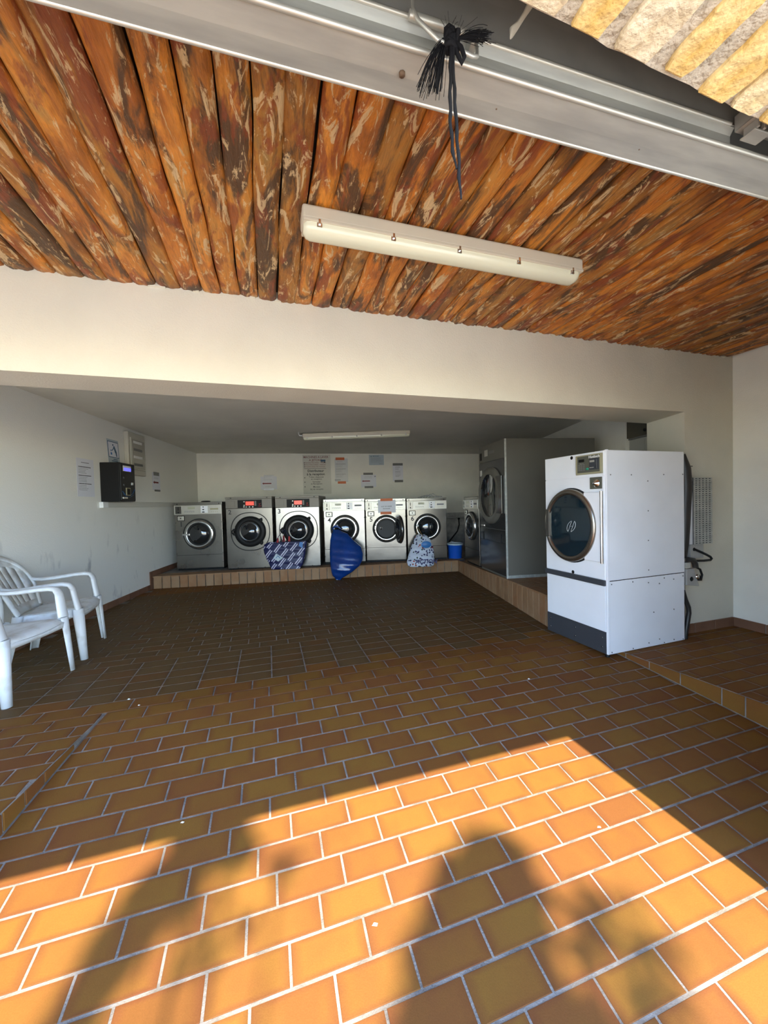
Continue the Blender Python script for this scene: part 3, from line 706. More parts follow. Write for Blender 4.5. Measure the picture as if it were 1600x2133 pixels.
# ------------------------------------------------------------------ stone lintel over the door
SA = radians(19.2); Us = Vector((cos(SA), sin(SA), 0)); Vs = Vector((-sin(SA), cos(SA), 0)); ZS = 2.15
st = snode('wall_lintel')
mb = MB()
def inner_edge(us_): return Us*us_+Vs*0.583
pa = inner_edge(-3.3); pb = inner_edge(2.0)
def on_outer(p): # slide along Vs to v = 0.42
    d = (0.425-tov(p))/(Vs.dot(Vd)); return p+Vs*d
N_ = 90; prof = []
r3 = random.Random(11)
for i in range(N_+1):
    u = -3.3+5.3*i/N_; prof.append(inner_edge(u)+Vs*r3.uniform(-0.004, 0.003))
bot = prof+[on_outer(pb), on_outer(pa)]
zoff = Vector((0, 0, ZS+0.004)); zt = Vector((0, 0, 2.95))
n = len(bot); mb.add([p+zoff for p in bot]+[p+zt for p in bot], [tuple(range(n)), tuple(reversed(range(n, 2*n)))]+[(i, n+i, n+(i+1) % n, (i+1) % n) for i in range(n)])
mb.obj('mortar_bed', MORTAR, st)
edges = [(-.30, -.20, 0), (-.18, -.10, 1), (-.085, .02, 2), (.035, .10, 0), (.115, .20, 2), (.215, .31, 0), (.33, .42, 1), (.435, .560, 0), (.60, .668, 1), (.708, .800, 0), (.845, .905, 1), (.965, 1.050, 1), (1.07, 1.145, 2), (1.175, 1.265, 1), (1.29, 1.37, 0), (1.385, 1.48, 2), (1.50, 1.60, 1), (1.62, 1.73, 0), (1.75, 1.86, 2)]
x = -0.32
while x > -3.2:
    w_ = r3.uniform(.07, .12); edges.append((x-w_, x, r3.randrange(3))); x -= w_+r3.uniform(.015, .04)
for (a, b, mi) in edges:
    a -= .007; b += .007
    # irregular long stone, its long axis runs front to back
    NP = 9; lf = []; rg = []
    v_in = 0.583-r3.uniform(0.002, 0.014); 
    pc = on_outer(Us*((a+b)/2)); v_out = pc.dot(Vs)+0.006
    split = None
    if (b-a) > .08 and r3.random() < .45 and mi != 1: split = v_in-(v_in-v_out)*r3.uniform(.5, .7)
    def outline(va, vb):
        pts = []
        for i in range(NP+1):
            t = i/NP; rnd = 0.008*(1-min(1, min(t, 1-t)*6)); pts.append((a+r3.uniform(0, .006)+rnd, va+(vb-va)*t))
        for i in range(NP, -1, -1):
            t = i/NP; rnd = 0.008*(1-min(1, min(t, 1-t)*6)); pts.append((b-r3.uniform(0, .006)-rnd, va+(vb-va)*t))
        return pts
    segs = [(v_out, v_in)] if not split else [(v_out, split-.008), (split+.008, v_in)]
    for va, vb in segs:
        pts = outline(va, vb); cc = Us*((a+b)/2)+Vs*((va+vb)/2)
        pr = r3.uniform(0.004, 0.009); n = len(pts)
        def PT(p, s, z): q_ = Us*p[0]+Vs*p[1]; q_ = cc+(q_-cc)*s; return q_-cc+Vector((0, 0, z))
        low = [PT(p, .95, -pr+r3.uniform(-.0008, .0008)) for p in pts]; mid_ = [PT(p, 1.0, -pr*.45) for p in pts]; hi = [PT(p, 1.0, 0.03) for p in pts]
        m_ = MB(); fs = [(i, n+i, n+(i+1) % n, (i+1) % n) for i in range(n)]+[(n+i, 2*n+i, 2*n+(i+1) % n, n+(i+1) % n) for i in range(n)]
        h2 = (NP+1); 
        fs += [(i, i+1, n-2-i, n-1-i) for i in range(NP)]
        m_.add(low+mid_+hi, fs, 0, False); m_.obj('stone', STONEM[mi], st, loc=cc+Vector((0, 0, ZS)))

# ------------------------------------------------------------------ garage door, tilted open overhead
DA = radians(15.5); Du = Vector((cos(DA), sin(DA), 0)); Dv = Vector((-sin(DA), cos(DA), 0))
door = snode('door_1', (0, 0, 0), DA)       # local x along the door, y inwards
def extr(prof, x0, x1, th=0.003):
    m_ = MB(); n = len(prof)
    vs_ = [(x, p[0], p[1]) for x in (x0, x1) for p in prof]
    m_.add(vs_, [(i, i+1, n+i+1, n+i) for i in range(n-1)], 0, False); return m_
X0, X1 = -3.0, 1.80
def ext_part(name, prof, m, x0=X0, x1=X1, th=0.003, bevel=0):
    o = extr(prof, x0, x1).obj(name, m, door); k_ = o.modifiers.new('s', 'SOLIDIFY'); k_.thickness = th; k_.offset = 0
    if bevel: b_ = o.modifiers.new('b', 'BEVEL'); b_.width = bevel; b_.segments = 3
    return o
ext_part('bottom_rail', [(0.884, 2.232), (0.880, 2.221), (0.836, 2.2195), (0.786, 2.2235)], GALV)
m_ = MB(); m_.tube([(X0, .883, 2.222), (X1, .883, 2.222)], .0052, 10); m_.obj('rail_lip', GALVB, door)
m_ = MB(); m_.tube([(X0, .782, 2.2225), (X1, .782, 2.2225)], .0062, 10); m_.obj('rail_lip', GALVB, door)
ext_part('rail_face', [(0.782, 2.226), (0.790, 2.238), (0.790, 2.262), (0.779, 2.276)], GALV, x1=1.262)
m_ = MB(); m_.tube([(X0, .776, 2.279), (1.245, .776, 2.279)], .0048, 10); m_.obj('rail_lip', GALVB, door)
ext_part('door_panel', [(0.779, 2.281), (0.790, 2.288), (0.800, 2.40), (0.805, 2.66)], GALVD)
ext_part('door_panel', [(0.884, 2.236), (0.886, 2.56)], GALVD)
# guide bracket at the right end
m_ = MB(); m_.box(1.262, 1.31, .700, .778, 2.262, 2.266); m_.box(1.262, 1.265, .700, .778, 2.262, 2.305); m_.box(1.262, 1.45, .690, .698, 2.262, 2.310)
m_.box(1.275, 1.283, .73, .765, 2.240, 2.262); m_.box(1.300, 1.308, .73, .765, 2.240, 2.262)
m_.obj('guide_bracket', GALVD, door, bevel=0.002)
m_ = MB(); m_.box(1.272, 1.335, .735, .772, 2.236, 2.241); m_.obj('guide_tab', GALV, door, bevel=0.002)
m_ = MB(); m_.lathe((.299, .828, 2.212), [(0.0, 0), (.007, .001), (.0075, .006), (.005, .0065)], 8, axis='z'); m_.obj('bolt', RUST, door)
for bx in (-.30, .55, 1.0):
    m_ = MB(); m_.lathe((bx, .845, 2.2165), [(0.0, 0), (.0018, .0005), (.002, .003)], 8, axis='z'); each(m_, 'screw', RUST, door)
# pull handle: bent rod ring and tube grip
zh = 2.272
hd_ = thing('pull_handle', 'bent steel pull handle on the open garage door, black rope knotted to it', 'handle', Du*0.37+Dv*0.765+Vector((0, 0, 2.25)), DA)
m_ = MB(); m_.tube([(-.068, -.005, .08), (-.068, -.005, .025), (-.060, -.012, -.002), (-.020, -.020, -.040), (.01, -.022, -.046), (.060, -.018, -.048), (.074, -.014, -.040), (.077, -.008, -.02), (.077, 0, .03)], .0042, 8)
m_.obj('ring_rod', GALVB, hd_)
m_ = MB(); m_.tube([(-.075, .0, .018), (.070, .0, .018)], .0085, 12); m_.obj('grip_tube', GALVB, hd_)
m_ = MB(); m_.box(.066, .082, -.006, .020, -.004, .030); m_.obj('end_clip', GALV, hd_, bevel=.002)
# ragged scrap hanging from the stone edge
m_ = MB(); zz = 2.17; pts = []
path = [((.322, .800), 2.262), ((.310, .802), 2.236), ((.295, .803), 2.214), ((.284, .803), 2.198)]
m_.tube([Vector((.345, .775, 2.275)), Vector((.330, .79, 2.262)), Vector((.312, .798, 2.238)), Vector((.300, .800, 2.222)), Vector((.287, .80, 2.208)), Vector((.284, .80, 2.196))], .004, 8, rs=[.012, .010, .0055, .006, .009, .002], flat=.5)
tag(m_.obj('plaster_scrap', mat('translucent_scrap', (0.62, 0.58, 0.48), 0.4, alpha=0.75)), 'pale ragged scrap of film dangling from the stone edge above the door', 'scrap')

# rope
rr = random.Random(5)
rp = thing('rope', 'frayed black rope knotted on the steel door handle, two ends hanging down', 'rope', Vector((.168, .815, 2.215)))
K = Vector((0, 0, 0))
m_ = MB()
for k_ in range(6):
    a0 = rr.uniform(0, 6.28); pts = []
    for i in range(14):
        a = a0+i*.55; pts.append(Vector((.012*cos(a)*(1+.2*sin(i)), .010*sin(a*1.3), .016*sin(a*.8+k_)-.002)))
    m_.tube(pts, .0052, 7)
m_.obj('knot', ROPE, rp)
m_ = MB()  # loop stub
m_.tube([(.008, 0, -.008), (.018, -.003, -.02), (.024, -.004, -.04), (.019, -.003, -.052), (.013, -.002, -.038), (.006, 0, -.02)], .0045, 8); m_.obj('loop', ROPE, rp)
m_ = MB()
def strand(x0, sw, zend, rad, xend):
    pts = []
    for i in range(22):
        t = i/21; pts.append(Vector((x0+sw*sin(pi*t*1.0)*t+(xend-x0)*t**2.2+.0012*sin(i*1.3), -.004+.001*cos(i*1.1), -.012-(-zend-.012)*t)))
    m_.tube(pts, rad, 8, rs=[rad*(1+.12*sin(i*2.2))*(1 if i < 18 else (22-i)/5+.25) for i in range(22)])
strand(-.004, -.010, -.268, .0036, .002); strand(.000, .004, -.330, .0036, .010)
m_.obj('hanging_cord', ROPE, rp)
def fray(name, root, tip, n, spread, r_=.00055, sag=0.0):
    m_ = MB()
    for _ in range(n):
        e = Vector(tip)+Vector((rr.gauss(0, spread), rr.gauss(0, spread*.6), rr.gauss(0, spread)*.9)); mid_ = (Vector(root)+e)/2+Vector((rr.gauss(0, spread*.35), rr.gauss(0, spread*.4), sag+rr.gauss(0, spread*.4)))
        pts = []
        for i in range(7):
            t = i/6; pts.append(Vector(root)*(1-t)**2+mid_*2*t*(1-t)+e*t*t)
        m_.tube(pts, r_, 4, caps=False)
    o = m_.obj(name, ROPE, rp); o['kind'] = 'stuff'; return o
fray('frayed_end', (-.012, 0, .004), (-.062, -.004, -.098), 55, .011, sag=.028)
fray('frayed_end', (-.010, 0, .0), (-.036, -.004, -.108), 50, .007, sag=.02)
fray('frayed_end', (.010, 0, .0), (.068, -.008, -.006), 90, .009, sag=.010)
fray('loose_fibres', (0, 0, .008), (.01, 0, .035), 14, .022, r_=.0003)

# ------------------------------------------------------------------ light fittings
def tube_light(name, label, a, b, width, depth, clips, offz):
    a = Vector(a); b = Vector(b); Lg = (b-a).length; ang = math.atan2((b-a).y, (b-a).x)
    t = thing(name, label, 'ceiling light', (a+b)/2, ang)
    h = Lg/2; w2 = width/2
    def body(zs, s_, x1):
        m_ = MB(); K_ = 7; rows = []
        xs = [-x1, -x1+.012, -x1+.03, x1-.03, x1-.012, x1]; sc = [.55, .88, 1, 1, .88, .55]
        pr = []
        for k_ in range(K_*2+1):
            aa = pi*k_/(K_*2); pr.append((cos(aa), sin(aa)))
        for x_, s2 in zip(xs, sc):
            rows.append([Vector((x_, c_*w2*s_*s2 if abs(c_) < 1.1 else 0, zs[0]-(zs[0]-zs[1])*abs(sn)**.7*s2)) for c_, sn in pr])
        n_ = len(pr); vs_ = [p for r_ in rows for p in r_]; fs = [(i*n_+k_, i*n_+k_+1, (i+1)*n_+k_+1, (i+1)*n_+k_) for i in range(len(rows)-1) for k_ in range(n_-1)]
        m_.add(vs_, fs, 0, True); m_.add(rows[0], [tuple(range(n_))]); m_.add(rows[-1], [tuple(reversed(range(n_)))])
        m_.add([rows[0][0], rows[0][-1], rows[-1][-1], rows[-1][0]], [(0, 1, 2, 3)])
        return m_
    m_ = MB(); m_.box(-h, h, -w2, w2, 0, offz); m_.obj('housing', TUBE_BODY, t, bevel=.012, seg=3)
    body((0.002, -depth), .94, h-.006).obj('diffuser', TUBE_COVER, t)
    m_ = MB(); m_.box(-h+.004, h-.004, -w2-.003, w2+.003, -.006, .006); m_.obj('gasket_rim', TUBE_BODY, t, bevel=.002)
    for sd in (-1, 1):
        for i in range(clips):
            x_ = -h+.07+(Lg-.14)*i/(clips-1)
            m_ = MB(); m_.box(x_-.011, x_+.011, sd*(w2-.006)-.004, sd*(w2-.006)+.004, -.024, .014); m_.box(x_-.005, x_+.005, sd*(w2+.001)-.003, sd*(w2+.001)+.003, -.016, .004)
            m_.obj('clip', CHROME, t, bevel=.001)
    m_ = MB(); m_.tube([(-h+.07, 0, -depth*.55), (h-.07, 0, -depth*.55)], .013, 10); m_.obj('lamp_tube', INKW, t)
    return t
tube_light('tube_light', 'long cream fluorescent fitting screwed to the log ceiling', (-.318, 1.640, 2.435), (1.062, 2.062, 2.435), .105, .045, 5, .064)
t2 = tube_light('tube_light', 'fluorescent fitting under the plain ceiling of the recess, left end sagging', (-1.225, 5.90, 2.285), (.440, 6.00, 2.320), .105, .045, 5, .055)
t2.rotation_euler = (0, -0.02, t2.rotation_euler[2])
m_ = MB(); m_.tube([(-.84, 0, .03), (-.885, 0, .035), (-.90, 0, .07), (-.90, 0, .11)], .008, 8); m_.obj('cable_entry', WHITEP, t2)
m_ = MB(); m_.tube([(-.45, 0, .05), (-.45, 0, .115)], .008, 6); m_.tube([(.5, 0, .05), (.5, 0, .09)], .008, 6); each(m_, 'hanger_stud', PIPEM, t2)

# ------------------------------------------------------------------ washing machines
PZ = 0.1965
def rot_z(a, b): return math.atan2(b[1]-a[1], b[0]-a[0])
def door_ring(parent, cx, cz, ro, ri, dome, name='door', glass=True, hinge_right=True):
    m_ = MB(); m_.lathe((cx, 0, cz), [(ro, 0), (ro, -.012), (ro-.010, -.016), (ro-.016, -.012), (ro-.016, 0)], 48); m_.obj('door_seal', RUBBER, parent)
    m_ = MB(); m_.lathe((cx, 0, cz), [(ro-.014, .002), (ro-.014, -.020), (ro-.030, -.040), (ri+.012, -.046), (ri, -.038), (ri-.004, -.010)], 48)
    d = m_.obj(name, STEELR, parent)
    if glass:
        m_ = MB(); pr = [(ri-.002, -.020), (ri-.012, -.030), (ri*.62, -.030-dome*.75), (ri*.35, -.030-dome*.95), (.0005, -.030-dome)]
        m_.lathe((cx, 0, cz), pr, 40); m_.obj('door_glass', GLASSB, d)
        m_ = MB(); m_.lathe((cx, 0, cz), [(ri+.003, -.038), (ri+.003, -.047), (ri-.008, -.046), (ri-.020, -.030)], 40); m_.obj('glass_gasket', RUBBER, d)
    return d
def washer_small(a, b, ztop, num, label, ro=.262, ri=.185, cz_=.605, base=PZ, depth=.92, cxf=.51, metal=STEEL, glass=True):
    w_ = (Vector(b)-Vector(a)).length
    t = thing('washing_machine', label, 'washing machine', (a[0], a[1], base), rot_z(a, b), 'coin washing machines on the tiled platform')
    h = ztop-base; cx = w_*cxf
    zb, zt_ = .94/1.144*h, 1.095/1.144*h
    m_ = MB(); m_.box(.012, w_-.012, .03, depth, .0, .035); m_.obj('gap_shade_block', BLACK, t)  # black inset block stands for the shaded gap under the machine
    m_ = MB(); m_.box(.004, w_-.004, 0, depth, .03, h-.02)
    m_.obj('cabinet', metal, t, bevel=.004)
    m_ = MB(); m_.box(0, w_, -.004, depth, h-.045, h); m_.obj('lid', metal, t, bevel=.004)
    m_ = MB(); m_.box(w_*.05, w_*.07, -.006, -.002, h-.035, h-.020); m_.box(w_*.93, w_*.95, -.006, -.002, h-.035, h-.020); each(m_, 'lid_screw', BLACK, t)
    # lower service panel line
    m_ = MB(); m_.box(.006, w_-.006, -.0016, .001, .252, .257); m_.obj('panel_seam', BLACK, t)
    # control fascia
    m_ = MB(); m_.box(.0, w_, -.020, .002, zb, zt_); fas = m_.obj('control_panel', PANEL, t, bevel=.003)
    ph = zt_-zb; zc = (zb+zt_)/2
    m_ = MB(); m_.box(w_*.03, w_*.16, -.024, -.018, zb+ph*.1, zt_-ph*.1); m_.obj('coin_slot_plate', STEELD, fas, bevel=.002)
    m_ = MB(); m_.box(w_*.085, w_*.10, -.0265, -.022, zc-.005, zc+ph*.33); m_.box(w_*.08, w_*.105, -.0265, -.022, zb+ph*.16, zb+ph*.32); each(m_, 'coin_slot', BLACK, fas)
    m_ = MB(); m_.box(w_*.20, w_*.52, -.023, -.019, zb+ph*.14, zt_-ph*.10); m_.obj('display_plate', PANEL, fas, bevel=.001)
    m_ = MB(); m_.box(w_*.29, w_*.44, -.0255, -.021, zc+ph*.08, zt_-ph*.18); m_.obj('display', LCD, fas)
    m_ = MB()
    for i in range(5): m_.box(w_*.215+i*w_*.045, w_*.215+i*w_*.045+w_*.035, -.0245, -.0228, zb+ph*.26, zb+ph*.30); 
    for i in range(4): m_.box(w_*.215+i*w_*.055, w_*.215+i*w_*.055+w_*.045, -.0245, -.0228, zb+ph*.36, zb+ph*.385)
    m_.obj('printed_marks', INKG, fas)
    m_ = MB(); m_.box(w_*.56, w_*.71, -.023, -.019, zb+ph*.14, zt_-ph*.10); m_.obj('button_plate', ENAMEL, fas, bevel=.001)
    for i, ww in enumerate((.02, .035, .05)):
        m_ = MB(); z_ = zt_-ph*(.22+.27*i); m_.box(w_*(.615-ww/2), w_*(.615+ww/2), -.028, -.022, z_-ph*.06, z_+ph*.05); m_.obj('button', BLACK, fas, bevel=.002)
    m_ = MB(); m_.box(w_*.76, w_*.93, -.0228, -.019, zc-ph*.04, zc+ph*.14); m_.obj('badge', KHAKI if num == '1' else INKG, fas)
    m_ = MB()
    for i in range(4): m_.lathe((w_*(.79+.04*i), -.0225, zb+ph*.24), [(0.0005, -.001), (.006, 0)], 10)
    each(m_, 'badge_marks', KHAKI, fas)
    # small drawer lock under the fascia
    m_ = MB(); m_.box(.040, .158, -.006, .002, zb-.105, zb-.018); bx = m_.obj('coin_box', BLACK, t, bevel=.002)
    m_ = MB(); m_.box(.050, .148, -.012, -.004, zb-.096, zb-.027); m_.obj('coin_box_door', PANEL, bx, bevel=.003)
    m_ = MB(); m_.lathe((.099, -.012, zb-.061), [(.0005, -.006), (.010, -.005), (.011, 0)], 14); m_.obj('lock', BLACK, bx)
    if num: text(num, .115, INK, t, .10, -.0022, zb-.165, name='number', bold=.0018)
    d = door_ring(t, cx, cz_, ro, ri, .055, glass=glass)
    if num == '1':
        m_ = MB(); m_.box(cx-ro+.004, cx-ri+.045, -.062, -.044, cz_-.016, cz_+.014); m_.obj('door_handle', CHROME, d, bevel=.004)
    if glass:
        m_ = MB()
        for dz in (-.09, .09): m_.lathe((cx+sqrt(max(.01, ((ro+ri)/2)**2-dz*dz)), -.046, cz_+dz), [(.0005, -.006), (.009, -.005), (.010, 0)], 12)
        each(m_, 'hinge_bolt', STEELD, d)
    m_ = MB(); 
    for z_ in (.28, .13, .80): m_.lathe((.012, -.0015, z_), [(.0005, -.003), (.006, -.002), (.007, .001)], 8); m_.lathe((w_-.012, -.0015, z_), [(.0005, -.003), (.006, -.002), (.007, .001)], 8)
    each(m_, 'rivet', STEELD, t)
    return t, d, cx, cz_, w_, h
washer_small((-3.504, 6.340), (-2.738, 6.407), 1.337, '1', 'steel washer number 1, leftmost against the left wall', base=PZ, metal=STEELM)
w4 = washer_small((-1.061, 6.632), (-.338, 6.632), 1.328, '4', 'bright steel washer number 4, blue sack hanging from its door', ro=.252, ri=.172)
w5 = washer_small((-.331, 6.723), (.386, 6.723), 1.315, '5', 'steel washer number 5 with its round door open and a notice taped on', ro=.246, ri=.175, cz_=.588, glass=False, metal=STEELN)
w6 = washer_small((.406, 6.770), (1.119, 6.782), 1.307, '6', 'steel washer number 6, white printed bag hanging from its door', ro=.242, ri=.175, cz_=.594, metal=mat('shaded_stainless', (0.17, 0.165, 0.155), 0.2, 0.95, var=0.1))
n7 = Vector((1.41, 5.62, 0)); f7 = n7+Vector((cos(radians(97)), sin(radians(97)), 0))*.66
w7 = washer_small((f7.x, f7.y), (n7.x, n7.y), 1.305, '', 'dark steel washer facing left in the back right corner', ro=.225, ri=.165, cz_=.615, base=.232, metal=STEELD, depth=.85)
# open drum and open door of number 5
t, d, cx, cz_, w_, h = w5
m_ = MB(); m_.lathe((cx, 0, cz_), [(.170, -.030), (.162, -.012), (.150, -.011), (.0005, -.011)], 40); m_.obj('drum_opening', mat('drum_dark', (0.03, 0.03, 0.03), 0.6), d)
m_ = MB(); m_.lathe((cx-.09, -.013, cz_+.01), [(.0005, -.012), (.020, -.008), (.028, 0)], 20); m_.obj('drum_hub', CHROME, d)
for i in range(7):
    a = pi*.5+pi*(i+.5)/7.5*1.0+.2
    m_ = MB(); x_, z_ = cx+.205*cos(a), cz_+.205*sin(a); m_.box(x_-.012, x_+.012, -.046, -.040, z_-.010, z_+.010); m_.obj('ring_clip', BLACK, d, bevel=.002)
m_ = MB(); Mx = Matrix.Translation((cx+.175, -.045, cz_-.002)) @ Matrix.Rotation(radians(-77), 4, 'Z')
prof = [(.235, 0), (.235, -.02), (.215, -.04), (.175, -.045)]
mm = MB(); mm.lathe((-.235+.235, 0, 0), [(.228, .0), (.235, -.012), (.228, -.030), (.190, -.040), (.172, -.030)], 40); mm.v = [Mx @ (Vector(q)+Vector((.235, 0, 0))) for q in mm.v]
od = mm.obj('open_door', STEEL, t)
mm = MB(); mm.lathe((0, 0, 0), [(.176, -.028), (.150, .010), (.08, .035), (.0005, .045)], 36); mm.v = [Mx @ (Vector(q)+Vector((.235, 0, 0))) for q in mm.v]; mm.obj('door_glass', GLASSB, od)
mm = MB(); mm.lathe((0, 0, 0), [(.240, .002), (.232, .012), (.200, .012), (.180, .0)], 36); mm.v = [Mx @ (Vector(q)+Vector((.235, 0, 0))) for q in mm.v]; mm.obj('door_seal', RUBBER, od)
mm = MB(); mm.box(.44, .50, -.050, -.030, -.012, .012); mm.v = [Mx @ Vector(q) for q in mm.v]; mm.obj('door_handle', BLACK, od, bevel=.003)

def washer_big(a, b, ztop, num, label, red=None):
    w_ = (Vector(b)-Vector(a)).length; base = PZ; depth = 1.0
    t = thing('washing_machine', label, 'washing machine', (a[0], a[1], base), rot_z(a, b), 'coin washing machines on the tiled platform')
    h = ztop-base; cx = w_*.515; cz_ = .628
    m_ = MB(); m_.box(.012, w_-.012, .02, depth, .0, .03); m_.obj('gap_shade_block', BLACK, t)  # black block in place of the dark shadow gap below the cabinet
    m_ = MB(); m_.box(.0, w_, 0, depth, .018, h-.188); m_.obj('cabinet', STEELM if num == '2' else STEEL, t, bevel=.004)
    m_ = MB(); m_.box(.0, w_, -.004, depth, h-.186, h-.034); cp = m_.obj('control_panel', TAUPE, t, bevel=.003)
    m_ = MB(); m_.box(-.002, w_+.002, -.008, depth, h-.032, h); m_.obj('lid', TAUPE, t, bevel=.003)
    m_ = MB(); m_.box(w_*.10, w_*.13, -.0105, -.006, h-.022, h-.010); m_.box(w_*.88, w_*.91, -.0105, -.006, h-.022, h-.010); each(m_, 'lid_screw', BLACK, t)
    m_ = MB(); m_.box(w_*.035, w_*.20, -.007, -.003, h-.165, h-.060); m_.obj('soap_flap', TAUPE, cp, bevel=.002)
    m_ = MB(); m_.box(w_*.262, w_*.785, -.010, -.002, h-.182, h-.050); dp = m_.obj('display_panel', BLACK, cp, bevel=.002)
    m_ = MB(); m_.box(w_*.435, w_*.615, -.0125, -.009, h-.142, h-.075); m_.obj('red_screen', REDD, dp)
    m_ = MB()
    for (x_, z_) in ((.405, .080), (.405, .140), (.40, .165), (.45, .168), (.52, .168), (.59, .168)): m_.box(w_*(x_-.016), w_*(x_+.012), -.0125, -.009, h-z_-.007, h-z_+.008)
    each(m_, 'key', PANEL, dp)
    m_ = MB(); m_.box(w_*.63, w_*.665, -.012, -.009, h-.150, h-.070); m_.obj('card_slot', TAPE, dp)
    m_ = MB(); m_.add([(w_*.71, -.0115, h-.115), (w_*.735, -.0115, h-.135), (w_*.765, -.0115, h-.105), (w_*.735, -.0115, h-.122)], [(0, 1, 2, 3)]); m_.box(w_*.71, w_*.77, -.0115, -.0095, h-.160, h-.152); m_.obj('emblem', REDC, dp)
    text(num, .105, INK, t, w_*.085, -.0022, h-.250, name='number', bold=.0018)
    # rounded black outline, then the thick black door ring
    m_ = MB(); m_.lathe((cx, 0, cz_), [(.322, .001), (.322, -.006), (.310, -.007), (.309, .001)], 56, power=2.35); m_.obj('door_outline', RUBBER, t)
    m_ = MB(); m_.lathe((cx, 0, cz_), [(.256, .002), (.256, -.026), (.245, -.040), (.205, -.048), (.172, -.044), (.164, -.030)], 48); d = m_.obj('door', BLACK, t)
    m_ = MB(); m_.lathe((cx, 0, cz_), [(.166, -.040), (.163, -.050), (.156, -.048), (.152, -.036)], 48); m_.obj('glass_ring', STEELD, d)
    m_ = MB(); m_.lathe((cx, 0, cz_), [(.154, -.034), (.135, -.030), (.10, -.060), (.05, -.078), (.0005, -.084)], 40); m_.obj('door_glass', GLASSB, d)
    for s_ in (1, -1):
        a_ = radians(46)*s_; m_ = MB(); x_, z_ = cx+.262*cos(a_), cz_+.262*sin(a_)
        m_.tube([(x_-.012, -.022, z_-.030), (x_+.004, -.022, z_), (x_-.004, -.022, z_+.030)], .020, 10); m_.obj('hinge_knob', BLACK, d)
    m_ = MB(); m_.tube([(cx-.245, -.03, cz_-.045), (cx-.275, -.045, cz_-.01), (cx-.280, -.045, cz_+.01), (cx-.248, -.03, cz_+.04)], .022, 12); hn = m_.obj('door_handle', BLACK, d)
    m_ = MB(); m_.lathe((cx-.262, -.062, cz_), [(.0005, -.006), (.012, -.005), (.013, .004)], 14); m_.obj('handle_button', STEELD, hn)
    m_ = MB()
    for x_ in (.22, .8): m_.box(w_*x_, w_*x_+.012, -.006, .0, .012, .030)
    each(m_, 'foot_clip', BLACK, t)
    if red:
        m_ = MB(); m_.lathe((cx-.03, -.050, cz_+.03), [(.10, .010), (.06, -.005), (.0005, -.010)], 20); m_.obj('laundry', REDC, d)
    return t
washer_big((-2.629, 6.299), (-1.871, 6.340), 1.402, '2', 'large steel washer number 2 with a thick black door ring')
washer_big((-1.820, 6.360), (-1.094, 6.389), 1.395, '3', 'large steel washer number 3 behind the navy striped tote bag')

# black dish on top of washer 1, crumpled film on washer 6
m_ = MB(); m_.lathe((-3.03, 6.46, 1.3375), [(.0005, 0), (.07, .002), (.075, .012), (.055, .020), (.0005, .022)], 24, axis='z'); tag(m_.obj('lid_cap', BLACK), 'flat black cap lying on top of washer number 1', 'cap')
m_ = MB(); pts = []
r6 = random.Random(9)
for k_ in range(5):
    p = Vector((.62+k_*.05, 6.86, 1.318)); m_.tube([p, p+Vector((.07, .02, .02+.012*k_)), p+Vector((.16, .0, .035-.006*k_)), p+Vector((.24, .02, .012))], .008+.002*(k_ % 2), 7)
tag(m_.obj('hose_bundle', PIPEM), 'grey bundle of hose lying on top of washer number 6', 'hose')

# ------------------------------------------------------------------ big grey dryer
a8 = radians(98); nc = Vector((1.495, 4.62, 0)); fc = nc+Vector((cos(a8), sin(a8), 0))*.82
gb = .268
GD = thing('tumble_dryer', 'tall dark grey dryer facing left on the right platform', 'tumble dryer', (fc.x, fc.y, gb), a8-pi)
gw, gh, gd = .82, 1.99-gb, 1.19
Z = lambda z: z-gb
m_ = MB(); m_.box(.0, gw, .006, gd, .0, gh); m_.obj('cabinet', GREYP, GD, bevel=.004)
m_ = MB(); m_.box(.0, gw-.004, -.004, .006, Z(1.765), gh); tp_ = m_.obj('top_panel', GREYP, GD, bevel=.002)
m_ = MB(); m_.box(.0, gw-.004, -.006, .006, Z(.868), Z(1.760)); fp = m_.obj('front_panel', GREYS, GD, bevel=.002)
m_ = MB(); m_.box(.0, gw-.004, -.006, .006, .03, Z(.862)); lp = m_.obj('lower_panel', GREYS, GD, bevel=.002)
m_ = MB(); m_.box(gw-.014, gw+.004, -.006, gd, .0, .020); m_.box(gw-.018, gw+.002, -.010, .010, 0, gh); m_.box(gw-.002, gw+.006, .0, gd, -.0, .045); m_.obj('corner_trim', GALV, GD, bevel=.002)
m_ = MB(); m_.lathe((.40, -.006, Z(1.305)), [(.375, .0), (.372, -.030), (.350, -.045), (.300, -.050), (.282, -.038)], 52, ex=.94); dd = m_.obj('door', GREYP, GD)
m_ = MB(); m_.lathe((.40, -.006, Z(1.305)), [(.285, -.040), (.26, -.020), (.0005, -.020)], 40, ex=.94); m_.obj('door_glass', GLASSB, dd)
m_ = MB(); m_.box(.62, .80, -.052, -.006, Z(1.075), Z(1.545)); m_.obj('hinge_plate', GREYS, dd, bevel=.003)
for x_ in (.125, .69):
    m_ = MB(); m_.box(x_-.012, x_+.012, -.012, -.004, Z(.70), Z(.81)); each(m_, 'panel_slot', BLACK, lp, bevel=.003)
m_ = MB(); m_.box(.0, gw, -.0075, -.004, Z(.698), Z(.702)); m_.obj('panel_seam', BLACK, lp)
m_ = MB(); m_.box(.20, .30, -.007, -.003, Z(1.84), Z(1.925)); m_.obj('emblem', PANEL, tp_)
m_ = MB(); m_.box(.34, .50, -.007, -.003, Z(1.86), Z(1.895)); m_.obj('name_plate', TAPE, tp_)
m_ = MB(); m_.box(.04, .10, -.007, -.003, Z(1.80), Z(1.90)); m_.obj('display', BLACK, tp_)
